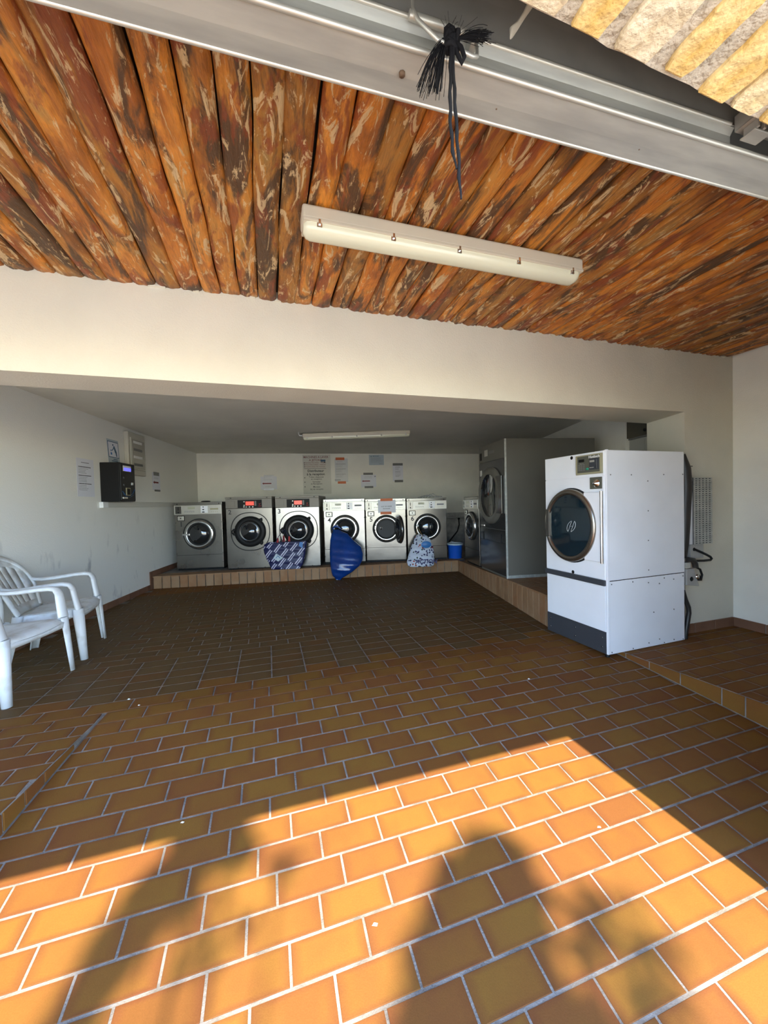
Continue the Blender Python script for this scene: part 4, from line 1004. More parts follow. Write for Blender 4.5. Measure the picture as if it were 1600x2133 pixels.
m_ = MB(); m_.box(.04, .10, -.012, -.004, Z(1.58), Z(1.66)); m_.obj('coin_plate', PANEL, fp, bevel=.002)
m_ = MB(); m_.box(.06, .16, -.014, -.004, Z(.885), Z(.905)); m_.obj('latch', CHROME, fp, bevel=.002)
m_ = MB()
for i in range(2): m_.lathe((gw+.0015, .25+i*.35, Z(.52)-.03*i), [(.0005, .0), (.006, .0), (.006, .0)], 8)
each(m_, 'screw', CHROME, GD)

# ------------------------------------------------------------------ white dryer in front
WA = radians(108.5); fdv = Vector((cos(WA), sin(WA), 0)); wc = Vector((1.735, 2.95, 0)); WW, WD, WH = .650, .868, 1.615
wo_ = wc+fdv*WW
WDR = thing('tumble_dryer', 'white enamelled dryer with a big round door, standing in front at the right', 'tumble dryer', (wo_.x, wo_.y, 0), WA-pi)
X = lambda s: WW-s
m_ = MB(); m_.box(.0, WW, .0, WD, .588, WH); m_.obj('upper_cabinet', ENAMEL, WDR, bevel=.004)
m_ = MB(); m_.box(.003, WW-.001, .004, WD-.002, .004, .583); m_.obj('lower_cabinet', ENAMEL, WDR, bevel=.004)
m_ = MB(); m_.box(.004, WW-.004, .006, WD-.006, .575, .595); m_.obj('joint_strip', BLACK, WDR)
m_ = MB(); m_.box(.0, WW-.018, -.006, .003, 1.418, WH-.002); tp_ = m_.obj('top_panel', ENAMEL, WDR, bevel=.002)
m_ = MB(); m_.box(.0, WW-.018, -.006, .003, .595, 1.412); fp = m_.obj('front_panel', ENAMEL, WDR, bevel=.002)
m_ = MB(); m_.box(.002, WW-.018, -.004, .005, .182, .548); lp = m_.obj('lower_panel', ENAMEL, WDR, bevel=.002)
m_ = MB(); m_.box(WW-.014, WW+.003, -.003, .02, .006, WH+.004); m_.obj('corner_post', ENAMEL, WDR, bevel=.003)
m_ = MB(); m_.box(-.004, WW-.012, -.022, .004, .548, .592); m_.obj('pull_band', CHARC, WDR, bevel=.004)
m_ = MB(); m_.box(.0, WW-.014, -.006, .005, .006, .180); kp = m_.obj('kick_plate', CHARC, WDR, bevel=.002)
m_ = MB()
for x_ in (.04, .33, WW-.05):
    for z_ in (.055, .13): m_.lathe((x_, -.0065, z_), [(.0005, -.003), (.006, -.002), (.007, 0)], 8)
each(m_, 'screw', STEELD, kp)
m_ = MB()
for (s_, z_) in ((.334, 1.591), (.335, .608)): m_.lathe((X(s_), -.0065, z_), [(.0005, -.001), (.014, -.001), (.015, 0)], 16)
each(m_, 'lock_hole', BLACK, WDR)
# control panel
m_ = MB(); m_.hexa([(X(.268), -.026, 1.440), (X(.022), -.026, 1.440), (X(.022), -.006, 1.436), (X(.292), -.006, 1.436)], [(X(.268), -.026, 1.594), (X(.022), -.026, 1.594), (X(.022), -.006, 1.598), (X(.292), -.006, 1.598)]); cp = m_.obj('control_panel', KHAKI, WDR, bevel=.004)
m_ = MB(); m_.box(X(.252), X(.036), -.030, -.024, 1.452, 1.586); ov = m_.obj('panel_overlay', OLIVE, cp, bevel=.002)
m_ = MB(); m_.box(X(.235), X(.180), -.0325, -.028, 1.540, 1.562); m_.obj('display', BLACK, ov)
m_ = MB(); m_.box(X(.130), X(.040), -.0325, -.028, 1.470, 1.560); cm = m_.obj('coin_plate', CHARC, ov)
for i in range(4):
    for j in range(3):
        m_ = MB(); x_ = X(.240)+j*.024; z_ = 1.470+i*.014; m_.box(x_, x_+.018, -.0325, -.029, z_, z_+.009); each(m_, 'key', TAPE, ov, bevel=.001)
m_ = MB(); m_.lathe((X(.150), -.030, 1.480), [(.0005, -.006), (.011, -.004), (.012, 0)], 16, ex=1.2, ez=.8); m_.obj('start_button', GREEN, ov)
m_ = MB(); m_.box(X(.123), X(.080), -.0345, -.031, 1.530, 1.546); m_.obj('price_label', PANEL, ov)
m_ = MB(); m_.box(X(.062), X(.058), -.0345, -.031, 1.478, 1.552); each(m_, 'coin_slot', CHROME, ov)
m_ = MB(); m_.box(X(.125), X(.085), -.0345, -.031, 1.485, 1.490); m_.obj('printed_line', PANEL, ov)
text('Huebsch', .030, INKW, cp, X(.083), -.0315, 1.573, bold=.0006)
text('---- -  --', .012, INKW, cp, X(.205), -.0315, 1.528, name='printed_marks')
m_ = MB(); m_.box(X(.144), X(.032), -.014, -.004, 1.316, 1.410); kb = m_.obj('coin_chute', OLIVE, WDR, bevel=.003)
m_ = MB(); m_.lathe((X(.085), -.014, 1.360), [(.0005, -.022), (.012, -.020), (.018, -.010), (.030, -.004), (.034, 0)], 20); m_.obj('lock', CHROME, kb)
# door
cx, cz_ = X(.345), 1.012
m_ = MB(); m_.lathe((cx, -.005, cz_), [(.322, .0), (.322, -.006), (.300, -.008)], 56, ex=.885); m_.obj('door_seal', RUBBER, fp)
m_ = MB(); m_.lathe((cx, -.005, cz_), [(.312, -.004), (.312, -.036), (.304, -.046), (.272, -.050), (.264, -.040), (.262, -.012)], 56, ex=.885); dr = m_.obj('door', mat('bronze_steel', (0.36, 0.32, 0.27), 0.25, 0.95), WDR)
m_ = MB(); m_.lathe((cx, -.005, cz_), [(.266, -.034), (.255, -.035), (.15, -.040), (.0005, -.042)], 48, ex=.885); m_.obj('door_glass', mat('tinted_glass', (0.008, 0.020, 0.028), 0.06, spec=0.8, coat=0.5), dr)
m_ = MB(); m_.box(X(.190), X(.030), -.032, -.006, .735, 1.290); hp = m_.obj('hinge_plate', ENAMEL, WDR, bevel=.004)
m_ = MB(); m_.tube([(X(.022), -.030, .728), (X(.022), -.030, 1.296)], .012, 12); m_.obj('hinge_bar', CHROME, WDR)
m_ = MB(); m_.box(cx-.250, cx-.214, -.056, -.036, .90, 1.15); m_.obj('door_handle', STEELM, dr, bevel=.004)
# the round letter mark on the glass
lg = MB(); gx, gz, yy = X(.308), 1.006, -.0435
def arc(c_, r_, a0, a1, y_): return [(c_[0]+r_*cos(radians(a)), y_, c_[1]+r_*sin(radians(a))) for a in [a0+(a1-a0)*i/12 for i in range(13)]]
lg.tube([(x_*.85+gx*.15, y_, z_) for x_, y_, z_ in arc((gx, gz), .050, 115, 245, yy)], .0028, 6, flat=.4); lg.tube([(x_*.85+gx*.15, y_, z_) for x_, y_, z_ in arc((gx, gz), .050, -65, 65, yy)], .0028, 6, flat=.4)
lg.tube([(gx-.016, yy, gz-.045), (gx-.013, yy, gz+.046)], .0024, 6, flat=.4); lg.tube([(gx+.014, yy, gz-.046), (gx+.018, yy, gz+.045)], .0024, 6, flat=.4); lg.tube([(gx-.014, yy, gz), (gx+.016, yy, gz+.002)], .0024, 6, flat=.4)
lg.v = [Vector((p.x+.40*(p.z-gz), p.y-.002, p.z)) for p in lg.v]
lg.obj('emblem', INKW, dr)
# screws on the side
m_ = MB()
for (s_, z_) in [(.042, 1.422), (.262, 1.421), (.624, 1.422), (.850, 1.423), (.442, 1.370), (.444, 1.127), (.443, .885), (.443, .642), (.041, .560), (.267, .560), (.622, .560), (.846, .558), (.440, .538), (.565, .519), (.734, .540), (.498, .287), (.734, .284), (.440, .039), (.562, .054), (.733, .026), (.265, .018), (.619, .016), (.844, .014), (.038, .02)]:
    c_ = Vector((WW+.0015, s_, z_)); vs_ = [c_+Vector((.001, .0048*cos(pi*k_/4), .0048*sin(pi*k_/4))) for k_ in range(8)]+[c_+Vector((-.003, .0055*cos(pi*k_/4), .0055*sin(pi*k_/4))) for k_ in range(8)]
    m_.add(vs_, [tuple(range(8))]+[(k_, 8+k_, 8+(k_+1) % 8, (k_+1) % 8) for k_ in range(8)])
so_ = m_.obj('side_screw', TAPE, WDR); so_['kind'] = 'stuff'
for (x_, y_) in ((.04, .05), (WW-.05, .05), (.04, WD-.06), (WW-.05, WD-.06)):
    p = Vector((wo_.x, wo_.y, 0))+Vector((cos(WA-pi), sin(WA-pi), 0))*x_+Vector((-sin(WA-pi), cos(WA-pi), 0))*y_
    zz = zr(tou(p), tov(p)) if region(tou(p), tov(p)) == 'ramp' else 0.0
    m_ = MB(); m_.lathe((x_, y_, 0), [(.018, zz+.0005), (.018, .006), (.010, .010)], 12, axis='z'); m_.obj('foot', BLACK, WDR)

# duct, burner, and the pieces behind the dryer
MW = lambda u, v_, z=0: UV(u, v_, z)
dk = thing('exhaust_duct', 'dark bulging duct behind the white dryer', 'duct', MW(3.432, 2.365, .70), TT)
m_ = MB(); m_.tube([(0.0, .02, 0.0), (.018, .02, .12), (.030, .02, .30), (.034, .02, .45), (.045, .02, .62), (.034, .02, .78), (.010, .02, .90)], .05, 16, rs=[.030, .036, .040, .044, .048, .044, .02]); m_.obj('duct_body', DUCT, dk)
for z_ in (.40, .66, .80):
    m_ = MB(); m_.tube([(.03, .03, z_), (.17, .05, z_+(-.02 if z_ < .5 else 0))], .004, 6); m_.obj('strap', BLACK, dk)
hx = thing('vent_box', 'grey perforated metal box on the wall behind the white dryer', 'box', MW(3.575, 2.382, .809), TT)
m_ = MB(); m_.box(-.034, .0, .014, .062, .0, .585); m_.obj('side_plate', ENAMEL, hx, bevel=.002)
m_ = MB(); m_.box(.0, .222, .010, .066, .0, .588); m_.obj('back_box', CHARC, hx)
m_ = MB(); nz = 31; ncx = 5; x0_, x1_ = .0, .222
# perforated front: a sheet with rows of slots cut through
xs = [x0_+.006]; 
cw = (x1_-x0_-.012)/ncx
for i in range(nz+1):
    z0_ = i*.588/nz; m_.box(x0_, x1_, .0, .006, z0_-.0052 if i else 0, min(.588, z0_+.0052))
for j in range(ncx+1):
    xc = x0_+.006+j*cw; m_.box(xc-.009, xc+.009, .0, .0055, 0, .588)
m_.obj('slotted_front', GALV, hx)
m_ = MB(); m_.box(-.020, .140, .018, .066, -.128, -.002); jb = m_.obj('junction_box', GALVD, hx, bevel=.003)
m_ = MB(); m_.lathe((.02, .017, -.045), [(.0005, -.002), (.014, -.002), (.016, 0)], 14); m_.obj('cable_hole', BLACK, jb)
cb_ = MB(); cb_.tube([(.02, .01, -.045), (.09, .0, -.075), (.14, .0, -.095), (.195, .0, -.120), (.213, .0, -.138), (.195, .0, -.150), (.12, .0, -.150), (.04, .0, -.146), (-.05, .0, -.14)], .010, 10); cb_.obj('cable', BLACK, hx)
vb_ = thing('gas_valve', 'grey valve unit with a black hose low behind the white dryer', 'valve', MW(3.425, 2.345, .45), TT)
m_ = MB(); m_.hexa([(0, 0, .02), (.15, 0, .0), (.15, .12, .0), (0, .12, .02)], [(0, 0, .16), (.085, 0, .16), (.085, .12, .16), (0, .12, .16)]); m_.obj('valve_body', GALVD, vb_, bevel=.004)
m_ = MB(); m_.box(-.01, .05, .0, .1, .165, .215); m_.obj('valve_cap', BEIGE, vb_, bevel=.003)
m_ = MB(); m_.tube([(.0, -.01, .245), (.06, -.01, .235), (.085, -.01, .20), (.09, -.01, .17)], .022, 10); m_.obj('elbow', DUCT, vb_)
m_ = MB(); m_.tube([(.085, -.012, .175), (.14, -.012, .15), (.165, -.012, .10), (.150, -.012, .055), (.12, -.01, .06)], .009, 8); m_.obj('hose', BLACK, vb_)
m_ = MB(); m_.lathe((.055, -.001, .07), [(.0005, -.003), (.018, -.003), (.020, 0)], 16); m_.obj('port', BLACK, vb_)
m_ = MB(); m_.lathe((.118, -.003, .085), [(.0005, -.016), (.020, -.014), (.022, 0)], 16); m_.obj('knob', CHROME, vb_)
gh_ = thing('drain_hose', 'black hose bulging from behind the foot of the white dryer', 'hose', MW(3.405, 2.365, 0.0), TT)
m_ = MB(); m_.tube([(.0, .0, .42), (.03, .0, .34), (.066, 0, .27), (.072, 0, .22), (.055, 0, .15), (.03, 0, .05), (.025, 0, 0)], .018, 10); m_.obj('hose', DUCT, gh_)

# cabinet and board seen high in the alcove
cabo = thing('electric_cabinet', 'pale grey cabinet in the alcove behind the white dryer', 'cabinet', (2.925, 4.505, 0.0), radians(-90))
m_ = MB(); m_.box(.0, .34, .0, .30, .30, 1.905); m_.obj('body', mat('pale_grey_enamel', (0.42, 0.42, 0.38), 0.5), cabo, bevel=.004)
m_ = MB(); m_.box(.02, .27, -.004, .002, .60, 1.88); m_.obj('door', mat('pale_grey_enamel', (0.42, 0.42, 0.38), 0.5), cabo, bevel=.002)
m_ = MB(); m_.box(.0, .36, -.01, .31, 1.907, 1.925); m_.obj('top_cover', TAPE, cabo)
m_ = MB(); m_.box(.0, .34, .05, .34, .0, .30); m_.obj('stand', TAPE, cabo)
bo = thing('wooden_board', 'dark brown board above the pale cabinet in the alcove', 'board', (2.915, 4.515, 1.93), 0)
m_ = MB(); m_.box(.0, .50, .0, .02, .0, .43); m_.obj('panel', PLY, bo, bevel=.002)
m_ = MB(); m_.lathe((.20, -.001, .10), [(.0005, -.004), (.018, -.004), (.020, 0)], 14); m_.obj('knob', BLACK, bo)

# ------------------------------------------------------------------ things on the left wall
def on_left(name, label, cat, s, z, off=0.0, group=None): p = LW0+lt*s+ln*off; return thing(name, label, cat, (p.x, p.y, z), LWA, group)
pay = on_left('payment_terminal', 'black wall payment terminal with a small blue screen', 'payment terminal', .137, 1.352)
m_ = MB(); m_.box(.0, .352, -.228, -.002, .0, .490); m_.obj('housing', BLACK, pay, bevel=.006)
m_ = MB(); m_.box(.012, .340, -.236, -.226, .012, .478); fr = m_.obj('front_plate', mat('gloss_black', (0.008, 0.008, 0.010), 0.3, spec=0.3), pay, bevel=.004)
m_ = MB(); m_.box(.07, .245, -.240, -.234, .385, .455); m_.obj('screen_frame', INKW, fr)
m_ = MB(); m_.box(.085, .240, -.2425, -.2385, .392, .427); m_.obj('blue_screen', BLUED, fr)
for z_ in (.21, .30):
    m_ = MB(); m_.lathe((.075, -.236, z_), [(.0005, -.006), (.013, -.005), (.015, 0)], 14); m_.obj('button', CHARC, fr)
m_ = MB(); m_.box(.255, .285, -.241, -.234, .215, .245); m_.obj('sensor', CHROME, fr)
m_ = MB(); m_.box(.115, .215, -.243, -.234, .075, .175); cr_ = m_.obj('card_reader', KHAKI, fr, bevel=.003)
m_ = MB(); m_.box(.130, .200, -.246, -.242, .085, .165); m_.obj('reader_face', BLACK, cr_)
m_ = MB(); m_.tube([(.03, -.237, .13), (.10, -.237, .085), (.20, -.237, .075), (.27, -.237, .10), (.32, -.237, .16)], .004, 6, flat=.4); m_.tube([(.05, -.237, .10), (.12, -.237, .062), (.21, -.237, .056), (.29, -.237, .085)], .003, 6, flat=.4); m_.obj('swoosh', BLUEPR, fr)
m_ = MB(); m_.box(.05, .14, -.243, -.234, .035, .055); m_.obj('tray', CHROME, fr)
fu = on_left('fuse_box', 'cream plastic fuse box with a clear door under the ceiling', 'fuse box', .690, 1.735)
m_ = MB(); m_.box(.0, .455, -.060, -.002, .0, .600); m_.obj('housing', BEIGE, fu, bevel=.010, seg=3)
m_ = MB(); m_.box(.045, .420, -.072, -.055, .075, .520); m_.obj('door_frame', BEIGE, fu, bevel=.006)
m_ = MB(); m_.box(.070, .400, -.076, -.070, .095, .500); m_.obj('clear_door', mat('smoky_window', (0.44, 0.42, 0.36), 0.2, coat=.3), fu, bevel=.002)
for i in range(4):
    z_ = .15+i*.105; m_ = MB(); m_.box(.10, .33, -.080, -.074, z_-.018, z_+.018); m_.obj('breaker_row', INKW if i % 2 else TAPE, fu, bevel=.003)
for z_ in (.14, .42):
    m_ = MB(); m_.box(.035, .055, -.080, -.064, z_, z_+.10); m_.obj('door_hinge', BEIGE, fu, bevel=.002)
def lines_mesh(parent, rows, m, y=-.0016, h=.0035, name='printed_lines'):
    m_ = MB()
    for (x0_, x1_, z_) in rows:
        x_ = x0_; rg = random.Random(int(z_*1000)+int(x0_*1000))
        while x_ < x1_-.004:
            e = min(x1_, x_+rg.uniform(.008, .026)); m_.box(x_, e-.003, y, y+.0012, z_-h/2, z_+h/2); x_ = e
    o = m_.obj(name, m, parent)
    o['kind'] = 'stuff'
    return o
no1 = on_left('notice', 'tall white notice with three bold headings, left of the payment terminal', 'notice', -.275, 1.412, .001)
m_ = MB(); m_.box(.0, .300, -.001, .0, .0, .442); m_.obj('sheet', PAPER, no1)
lines_mesh(no1, [(.08, .22, .395)], INK, h=.006, name='heading'); 
for k_, z_ in enumerate((.345, .245, .150)):
    lines_mesh(no1, [(.03, .25, z_)], INK, h=.009, name='heading'); lines_mesh(no1, [(.03, .20-.02*k_, z_-.02), (.03, .16, z_-.038), (.03, .15+.02*k_, z_-.056)]+([(.03, .17, z_-.072)]), INKG, h=.0045)
m_ = MB()
for (x_, z_) in ((.0, .435), (.27, .435), (.02, -.02), (.26, -.02)): m_.box(x_-.01, x_+.03, -.0022, -.0010, z_-.015, z_+.025)
pass
pc_ = on_left('pictogram_sign', 'leaning blue and white pictogram card above the payment terminal', 'sign', .335, 1.850, .001)
sh_ = MB(); lean = .10
def sk(x_, y_, z_): return (x_-lean*(z_-.0), y_, z_)
def skbox(m__, x0_, x1_, y0_, y1_, z0_, z1_):
    m__.hexa([sk(x0_, y0_, z0_), sk(x1_, y0_, z0_), sk(x1_, y1_, z0_), sk(x0_, y1_, z0_)], [sk(x0_, y0_, z1_), sk(x1_, y0_, z1_), sk(x1_, y1_, z1_), sk(x0_, y1_, z1_)])
skbox(sh_, .0, .250, -.002, -.0, .0, .318); sh_.obj('card', PAPERB, pc_)
m_ = MB(); skbox(m_, .010, .240, -.003, -.0015, .085, .293); skb = m_.obj('frame', INKB, pc_)
m_ = MB(); skbox(m_, .020, .230, -.004, -.0025, .094, .284); m_.obj('picture_ground', PAPER, pc_)
m_ = MB()
# plain figure bending over to put something in a basket
m_.lathe(sk(.120, -.0045, .250), [(.0005, -.001), (.013, 0)], 12)
m_.hexa([sk(.125, -.005, .232), sk(.150, -.005, .240), sk(.150, -.004, .240), sk(.125, -.004, .232)], [sk(.155, -.005, .150), sk(.190, -.005, .165), sk(.190, -.004, .165), sk(.155, -.004, .150)])
m_.hexa([sk(.160, -.005, .160), sk(.190, -.005, .168), sk(.190, -.004, .168), sk(.160, -.004, .160)], [sk(.175, -.005, .104), sk(.195, -.005, .104), sk(.195, -.004, .104), sk(.175, -.004, .104)])
m_.tube([sk(.135, -.005, .225), sk(.115, -.005, .195), sk(.088, -.005, .175)], .005, 6)
m_.obj('figure', INKB, pc_)
m_ = MB(); skbox(m_, .055, .085, -.0055, -.0042, .120, .150); skbox(m_, .060, .075, -.0055, -.0042, .165, .185); each(m_, 'basket_mark', BLUEPR, pc_)
m_ = MB(); skbox(m_, .11, .20, -.0035, -.002, .058, .068); skbox(m_, .07, .20, -.0035, -.002, .036, .047); each(m_, 'caption', INKB, pc_)
no2 = on_left('notice', 'small white notice with a dark red arrow between fuse box and corner', 'notice', 1.445, 1.545, .001)
m_ = MB(); m_.box(.0, .265, -.001, .0, .0, .285); m_.obj('sheet', PAPER, no2)
m_ = MB(); m_.box(.05, .23, -.0028, -.001, .235, .292); m_.box(.06, .25, -.0028, -.001, -.020, .010); each(m_, 'tape', TAPE, no2)
def arrow(parent, x0_, x1_, z_, h_):
    m_ = MB(); m_.box(x0_+h_*1.2, x1_, -.0022, -.0010, z_-h_*.5, z_+h_*.5)
    m_.hexa([(x0_, -.0022, z_), (x0_+h_*1.5, -.0022, z_-h_), (x0_+h_*1.5, -.001, z_-h_), (x0_, -.001, z_)], [(x0_, -.0022, z_+.0001), (x0_+h_*1.5, -.0022, z_+h_), (x0_+h_*1.5, -.001, z_+h_), (x0_, -.001, z_+.0001)])
    return m_.obj('arrow', INKR, parent)
arrow(no2, .03, .20, .125, .024); lines_mesh(no2, [(.06, .21, .20), (.06, .21, .185)], INKG)
trk = on_left('cable_trunking', 'long painted cable trunking running along the left wall below the terminal', 'trunking', .105, 1.280)
m_ = MB(); m_.box(.0, 3.20, -.045, -.002, .0, .068); m_.obj('channel', mat('painted_trunking', (0.62, 0.61, 0.55), .6), trk, bevel=.003)
m_ = MB(); m_.box(-.006, .10, -.049, -.001, -.003, .071); each(m_, 'end_cap', WHITEP, trk, bevel=.004)

# ------------------------------------------------------------------ things on the back wall
def on_back(name, label, cat, s, z, off=0.0): p = BW0+bt*s+bn*off; return thing(name, label, cat, (p.x, p.y, z), BWA)
SG = on_back('information_sign', 'large washing machine sign in four languages on the back wall', 'sign', 2.155, 1.472, .001)
m_ = MB(); m_.box(.0, .598, -.006, -.0, .0, .856); m_.obj('board', SIGN, SG, bevel=.002)
text('MACHINES A LAVER', .0640, INKR, SG, .285, -.0085, .800, bold=.0003, sx=.93, name='lettering')
text('A JETONS', .0640, INKR, SG, .275, -.0085, .733, bold=.0003, name='lettering')
for s_, z_ in (('WASHING MACHINES - TOKENS', .677), ('WASCHMASCHINEN - MARKEN', .635), ('WASMACHINES MET MUNTJES', .592)): text(s_, .034, INKR, SG, .265, -.0085, z_, sx=.95)
for z_ in (.677, .635, .592, .355, .262, .160):
    m_ = MB(); m_.box(.025, .045, -.0085, -.006, z_-.008, z_+.008); m_.obj('flag_mark', INK, SG)
m_ = MB(); m_.box(.025, .500, -.0085, -.006, .550, .557); m_.obj('rule_line', INK, SG)
text('Distributeur', .070, INK, SG, .275, -.0085, .502, bold=.0016); text('à la reception', .070, INK, SG, .275, -.0085, .430, bold=.0016)
for s_, z_ in (('Token dispenser', .370), ('at reception', .325), ('Verteiler', .265), ('in Reception', .222), ('Muntjes', .155), ('bij de receptie', .105)): text(s_, .048, INK, SG, .285, -.0085, z_, bold=.0003)
m_ = MB(); m_.box(.385, .490, -.0105, -.006, .705, .745); m_.obj('blue_sticker', INKB, SG)
m_ = MB(); m_.box(.395, .430, -.0105, -.006, .690, .700); m_.box(.45, .485, -.0105, -.006, .680, .700); each(m_, 'sticker_print', INK, SG)
p1 = on_back('notice', 'white notice with a red arrow in a clear sleeve above washer number 2', 'notice', 1.265, 1.594, .001)
m_ = MB(); m_.box(.0, .335, -.001, .0, .0, .275); m_.obj('sheet', PAPER, p1)
m_ = MB(); m_.box(.07, .275, -.0028, -.001, .258, .305); m_.box(.06, .27, -.0028, -.001, -.018, .018); each(m_, 'tape', mat('silver_tape', (.30, .31, .34), .35, .3), p1)
arrow(p1, .03, .22, .125, .022); lines_mesh(p1, [(.06, .24, .225), (.06, .24, .20), (.09, .20, .06)], INKG)
p2 = on_back('notice', 'tall white notice held by orange tape, right of the large sign', 'notice', 2.845, 1.705, .001)
m_ = MB(); m_.box(.0, .285, -.001, .0, .02, .535); m_.obj('sheet', mat('sleeved_paper', (.60, .61, .60), .4), p2)
m_ = MB(); m_.box(.02, .215, -.003, -.001, .500, .558); m_.box(.055, .235, -.003, -.001, -.018, .035); each(m_, 'orange_tape', ORANGE, p2)
for k_, z_ in enumerate((.415, .305, .190)): lines_mesh(p2, [(.02, .24, z_)], INK, h=.007, name='heading'); lines_mesh(p2, [(.02, .18, z_-.025), (.02, .15, z_-.045), (.02, .17, z_-.065)], INKG)
lines_mesh(p2, [(.05, .18, .465)], INKR, h=.005, name='heading')
m_ = MB(); m_.box(-.01, .12, -.0026, -.001, .055, .075); each(m_, 'clear_tape', SELLO, p2)
p3 = on_back('notice', 'blue-grey notice headed with a triangle, close under the ceiling', 'notice', 3.605, 2.088, .001)
m_ = MB(); m_.box(.0, .335, -.001, .0, .0, .228); m_.obj('sheet', PAPERB, p3)
m_ = MB(); m_.add([(.035, -.0022, .185), (.065, -.0022, .185), (.05, -.0022, .208)], [(0, 1, 2)]); m_.obj('triangle_mark', INKB, p3)
text('IMPORTANT', .026, INKB, p3, .155, -.0022, .197, bold=.0006)
lines_mesh(p3, [(.04, .27, z_) for z_ in (.165, .148, .132, .115)]+[(.04, .31, .098), (.04, .30, .080), (.04, .24, .062), (.22, .31, .045), (.22, .31, .025)], INKG)
p4 = on_back('notice', 'white arrow notice with grey tape above washer number 4', 'notice', 3.415, 1.600, .001)
m_ = MB(); m_.box(.0, .340, -.001, .0, .0, .275); m_.obj('sheet', PAPER, p4)
m_ = MB(); m_.box(.055, .270, -.003, -.001, .272, .320); m_.box(.075, .27, -.003, -.001, -.022, .022); each(m_, 'tape', TAPE, p4)
arrow(p4, .02, .20, .135, .020); lines_mesh(p4, [(.07, .25, .235), (.07, .25, .205), (.1, .2, .07)], INKG)
m_ = MB(); m_.box(.30, .33, -.002, -.001, .225, .245); each(m_, 'clear_tape', SELLO, p4)
p5 = on_back('notice', 'rightmost notice on the back wall, with black tape above and below', 'notice', 4.135, 1.700, .001)
m_ = MB(); m_.box(.0, .240, -.001, .0, .02, .400); m_.obj('sheet', PAPER, p5)
m_ = MB(); m_.box(.005, .235, -.003, -.001, .372, .425); m_.box(.04, .235, -.003, -.001, -.005, .048); each(m_, 'tape', TAPE, p5)
lines_mesh(p5, [(.06, .17, .345), (.06, .18, .33), (.06, .15, .30), (.06, .14, .285), (.06, .19, .245), (.06, .17, .228), (.06, .19, .205), (.06, .19, .165), (.06, .18, .145), (.06, .15, .125)], INKG, h=.005)
# paper on washer 5
t5 = w5[0]; a5 = t5.rotation_euler[2]
ps = thing('notice', 'white out of order notice taped with orange strips on washer number 5', 'notice', (-.331+.228, 6.723-.030, 1.068), 0)
m_ = MB(); m_.box(.0, .310, -.0012, .0, .0, .225); m_.obj('sheet', PAPER, ps)
m_ = MB(); m_.box(.045, .260, -.0035, -.001, .205, .252); m_.box(.040, .235, -.0035, -.001, -.030, .018); each(m_, 'orange_tape', ORANGE, ps)
text('OUT OF ORDER', .026, INK, ps, .150, -.0024, .110, bold=.0002); text('EN PANNE', .026, INK, ps, .150, -.0024, .070, bold=.0002)
# pipes and stained plaster beside washer 6
pw = on_back('pipe_chase', 'grey stained plaster panel with a pipe at the foot of the back wall', 'pipe', 5.02, .19, .0)
m_ = MB(); m_.box(.0, 1.10, -.02, -.001, .0, .78); m_.obj('stained_panel', PLASTER, pw)
m_ = MB(); m_.box(.0, 1.10, -.05, -.0, .82, 1.05); m_.obj('painted_ledge', WALL, pw, bevel=.004)
m_ = MB(); m_.tube([(.0, -.06, .66), (1.1, -.06, .66)], .018, 10); m_.obj('pipe', PIPEM, pw)
m_ = MB(); m_.tube([(.62, -.08, .62), (.62, -.10, .50), (.56, -.14, .36), (.42, -.22, .24), (.30, -.30, .14)], .014, 8); m_.obj('hose', BLACK, pw)
m_ = MB(); m_.lathe((.62, -.08, .64), [(.0005, -.03), (.02, -.03), (.022, .02)], 12); m_.obj('tap', BLACK, pw)

# ------------------------------------------------------------------ bucket and bags
bk = thing('bucket', 'blue bucket with a cloudy lid beside washer number 6', 'bucket', (1.290, 6.96, .187))
m_ = MB(); m_.lathe((0, 0, 0), [(.0005, .0), (.118, .0), (.120, .01), (.136, .255), (.140, .262)], 36, axis='z'); m_.obj('pail', BLUEP, bk)
m_ = MB(); m_.lathe((0, 0, 0), [(.140, .250), (.145, .255), (.145, .275), (.138, .282), (.125, .268), (.0005, .272)], 36, axis='z'); ld = m_.obj('lid', LIDP, bk)
m_ = MB(); m_.tube([(-.12, -.04, .278), (-.07, -.07, .31), (-.01, -.05, .292), (.05, -.08, .290), (.10, -.03, .285)], .016, 8, rs=[.006, .016, .012, .014, .006]); m_.obj('crumpled_film', mat('clear_film', (.5, .58, .64), .2, alpha=.5), ld)

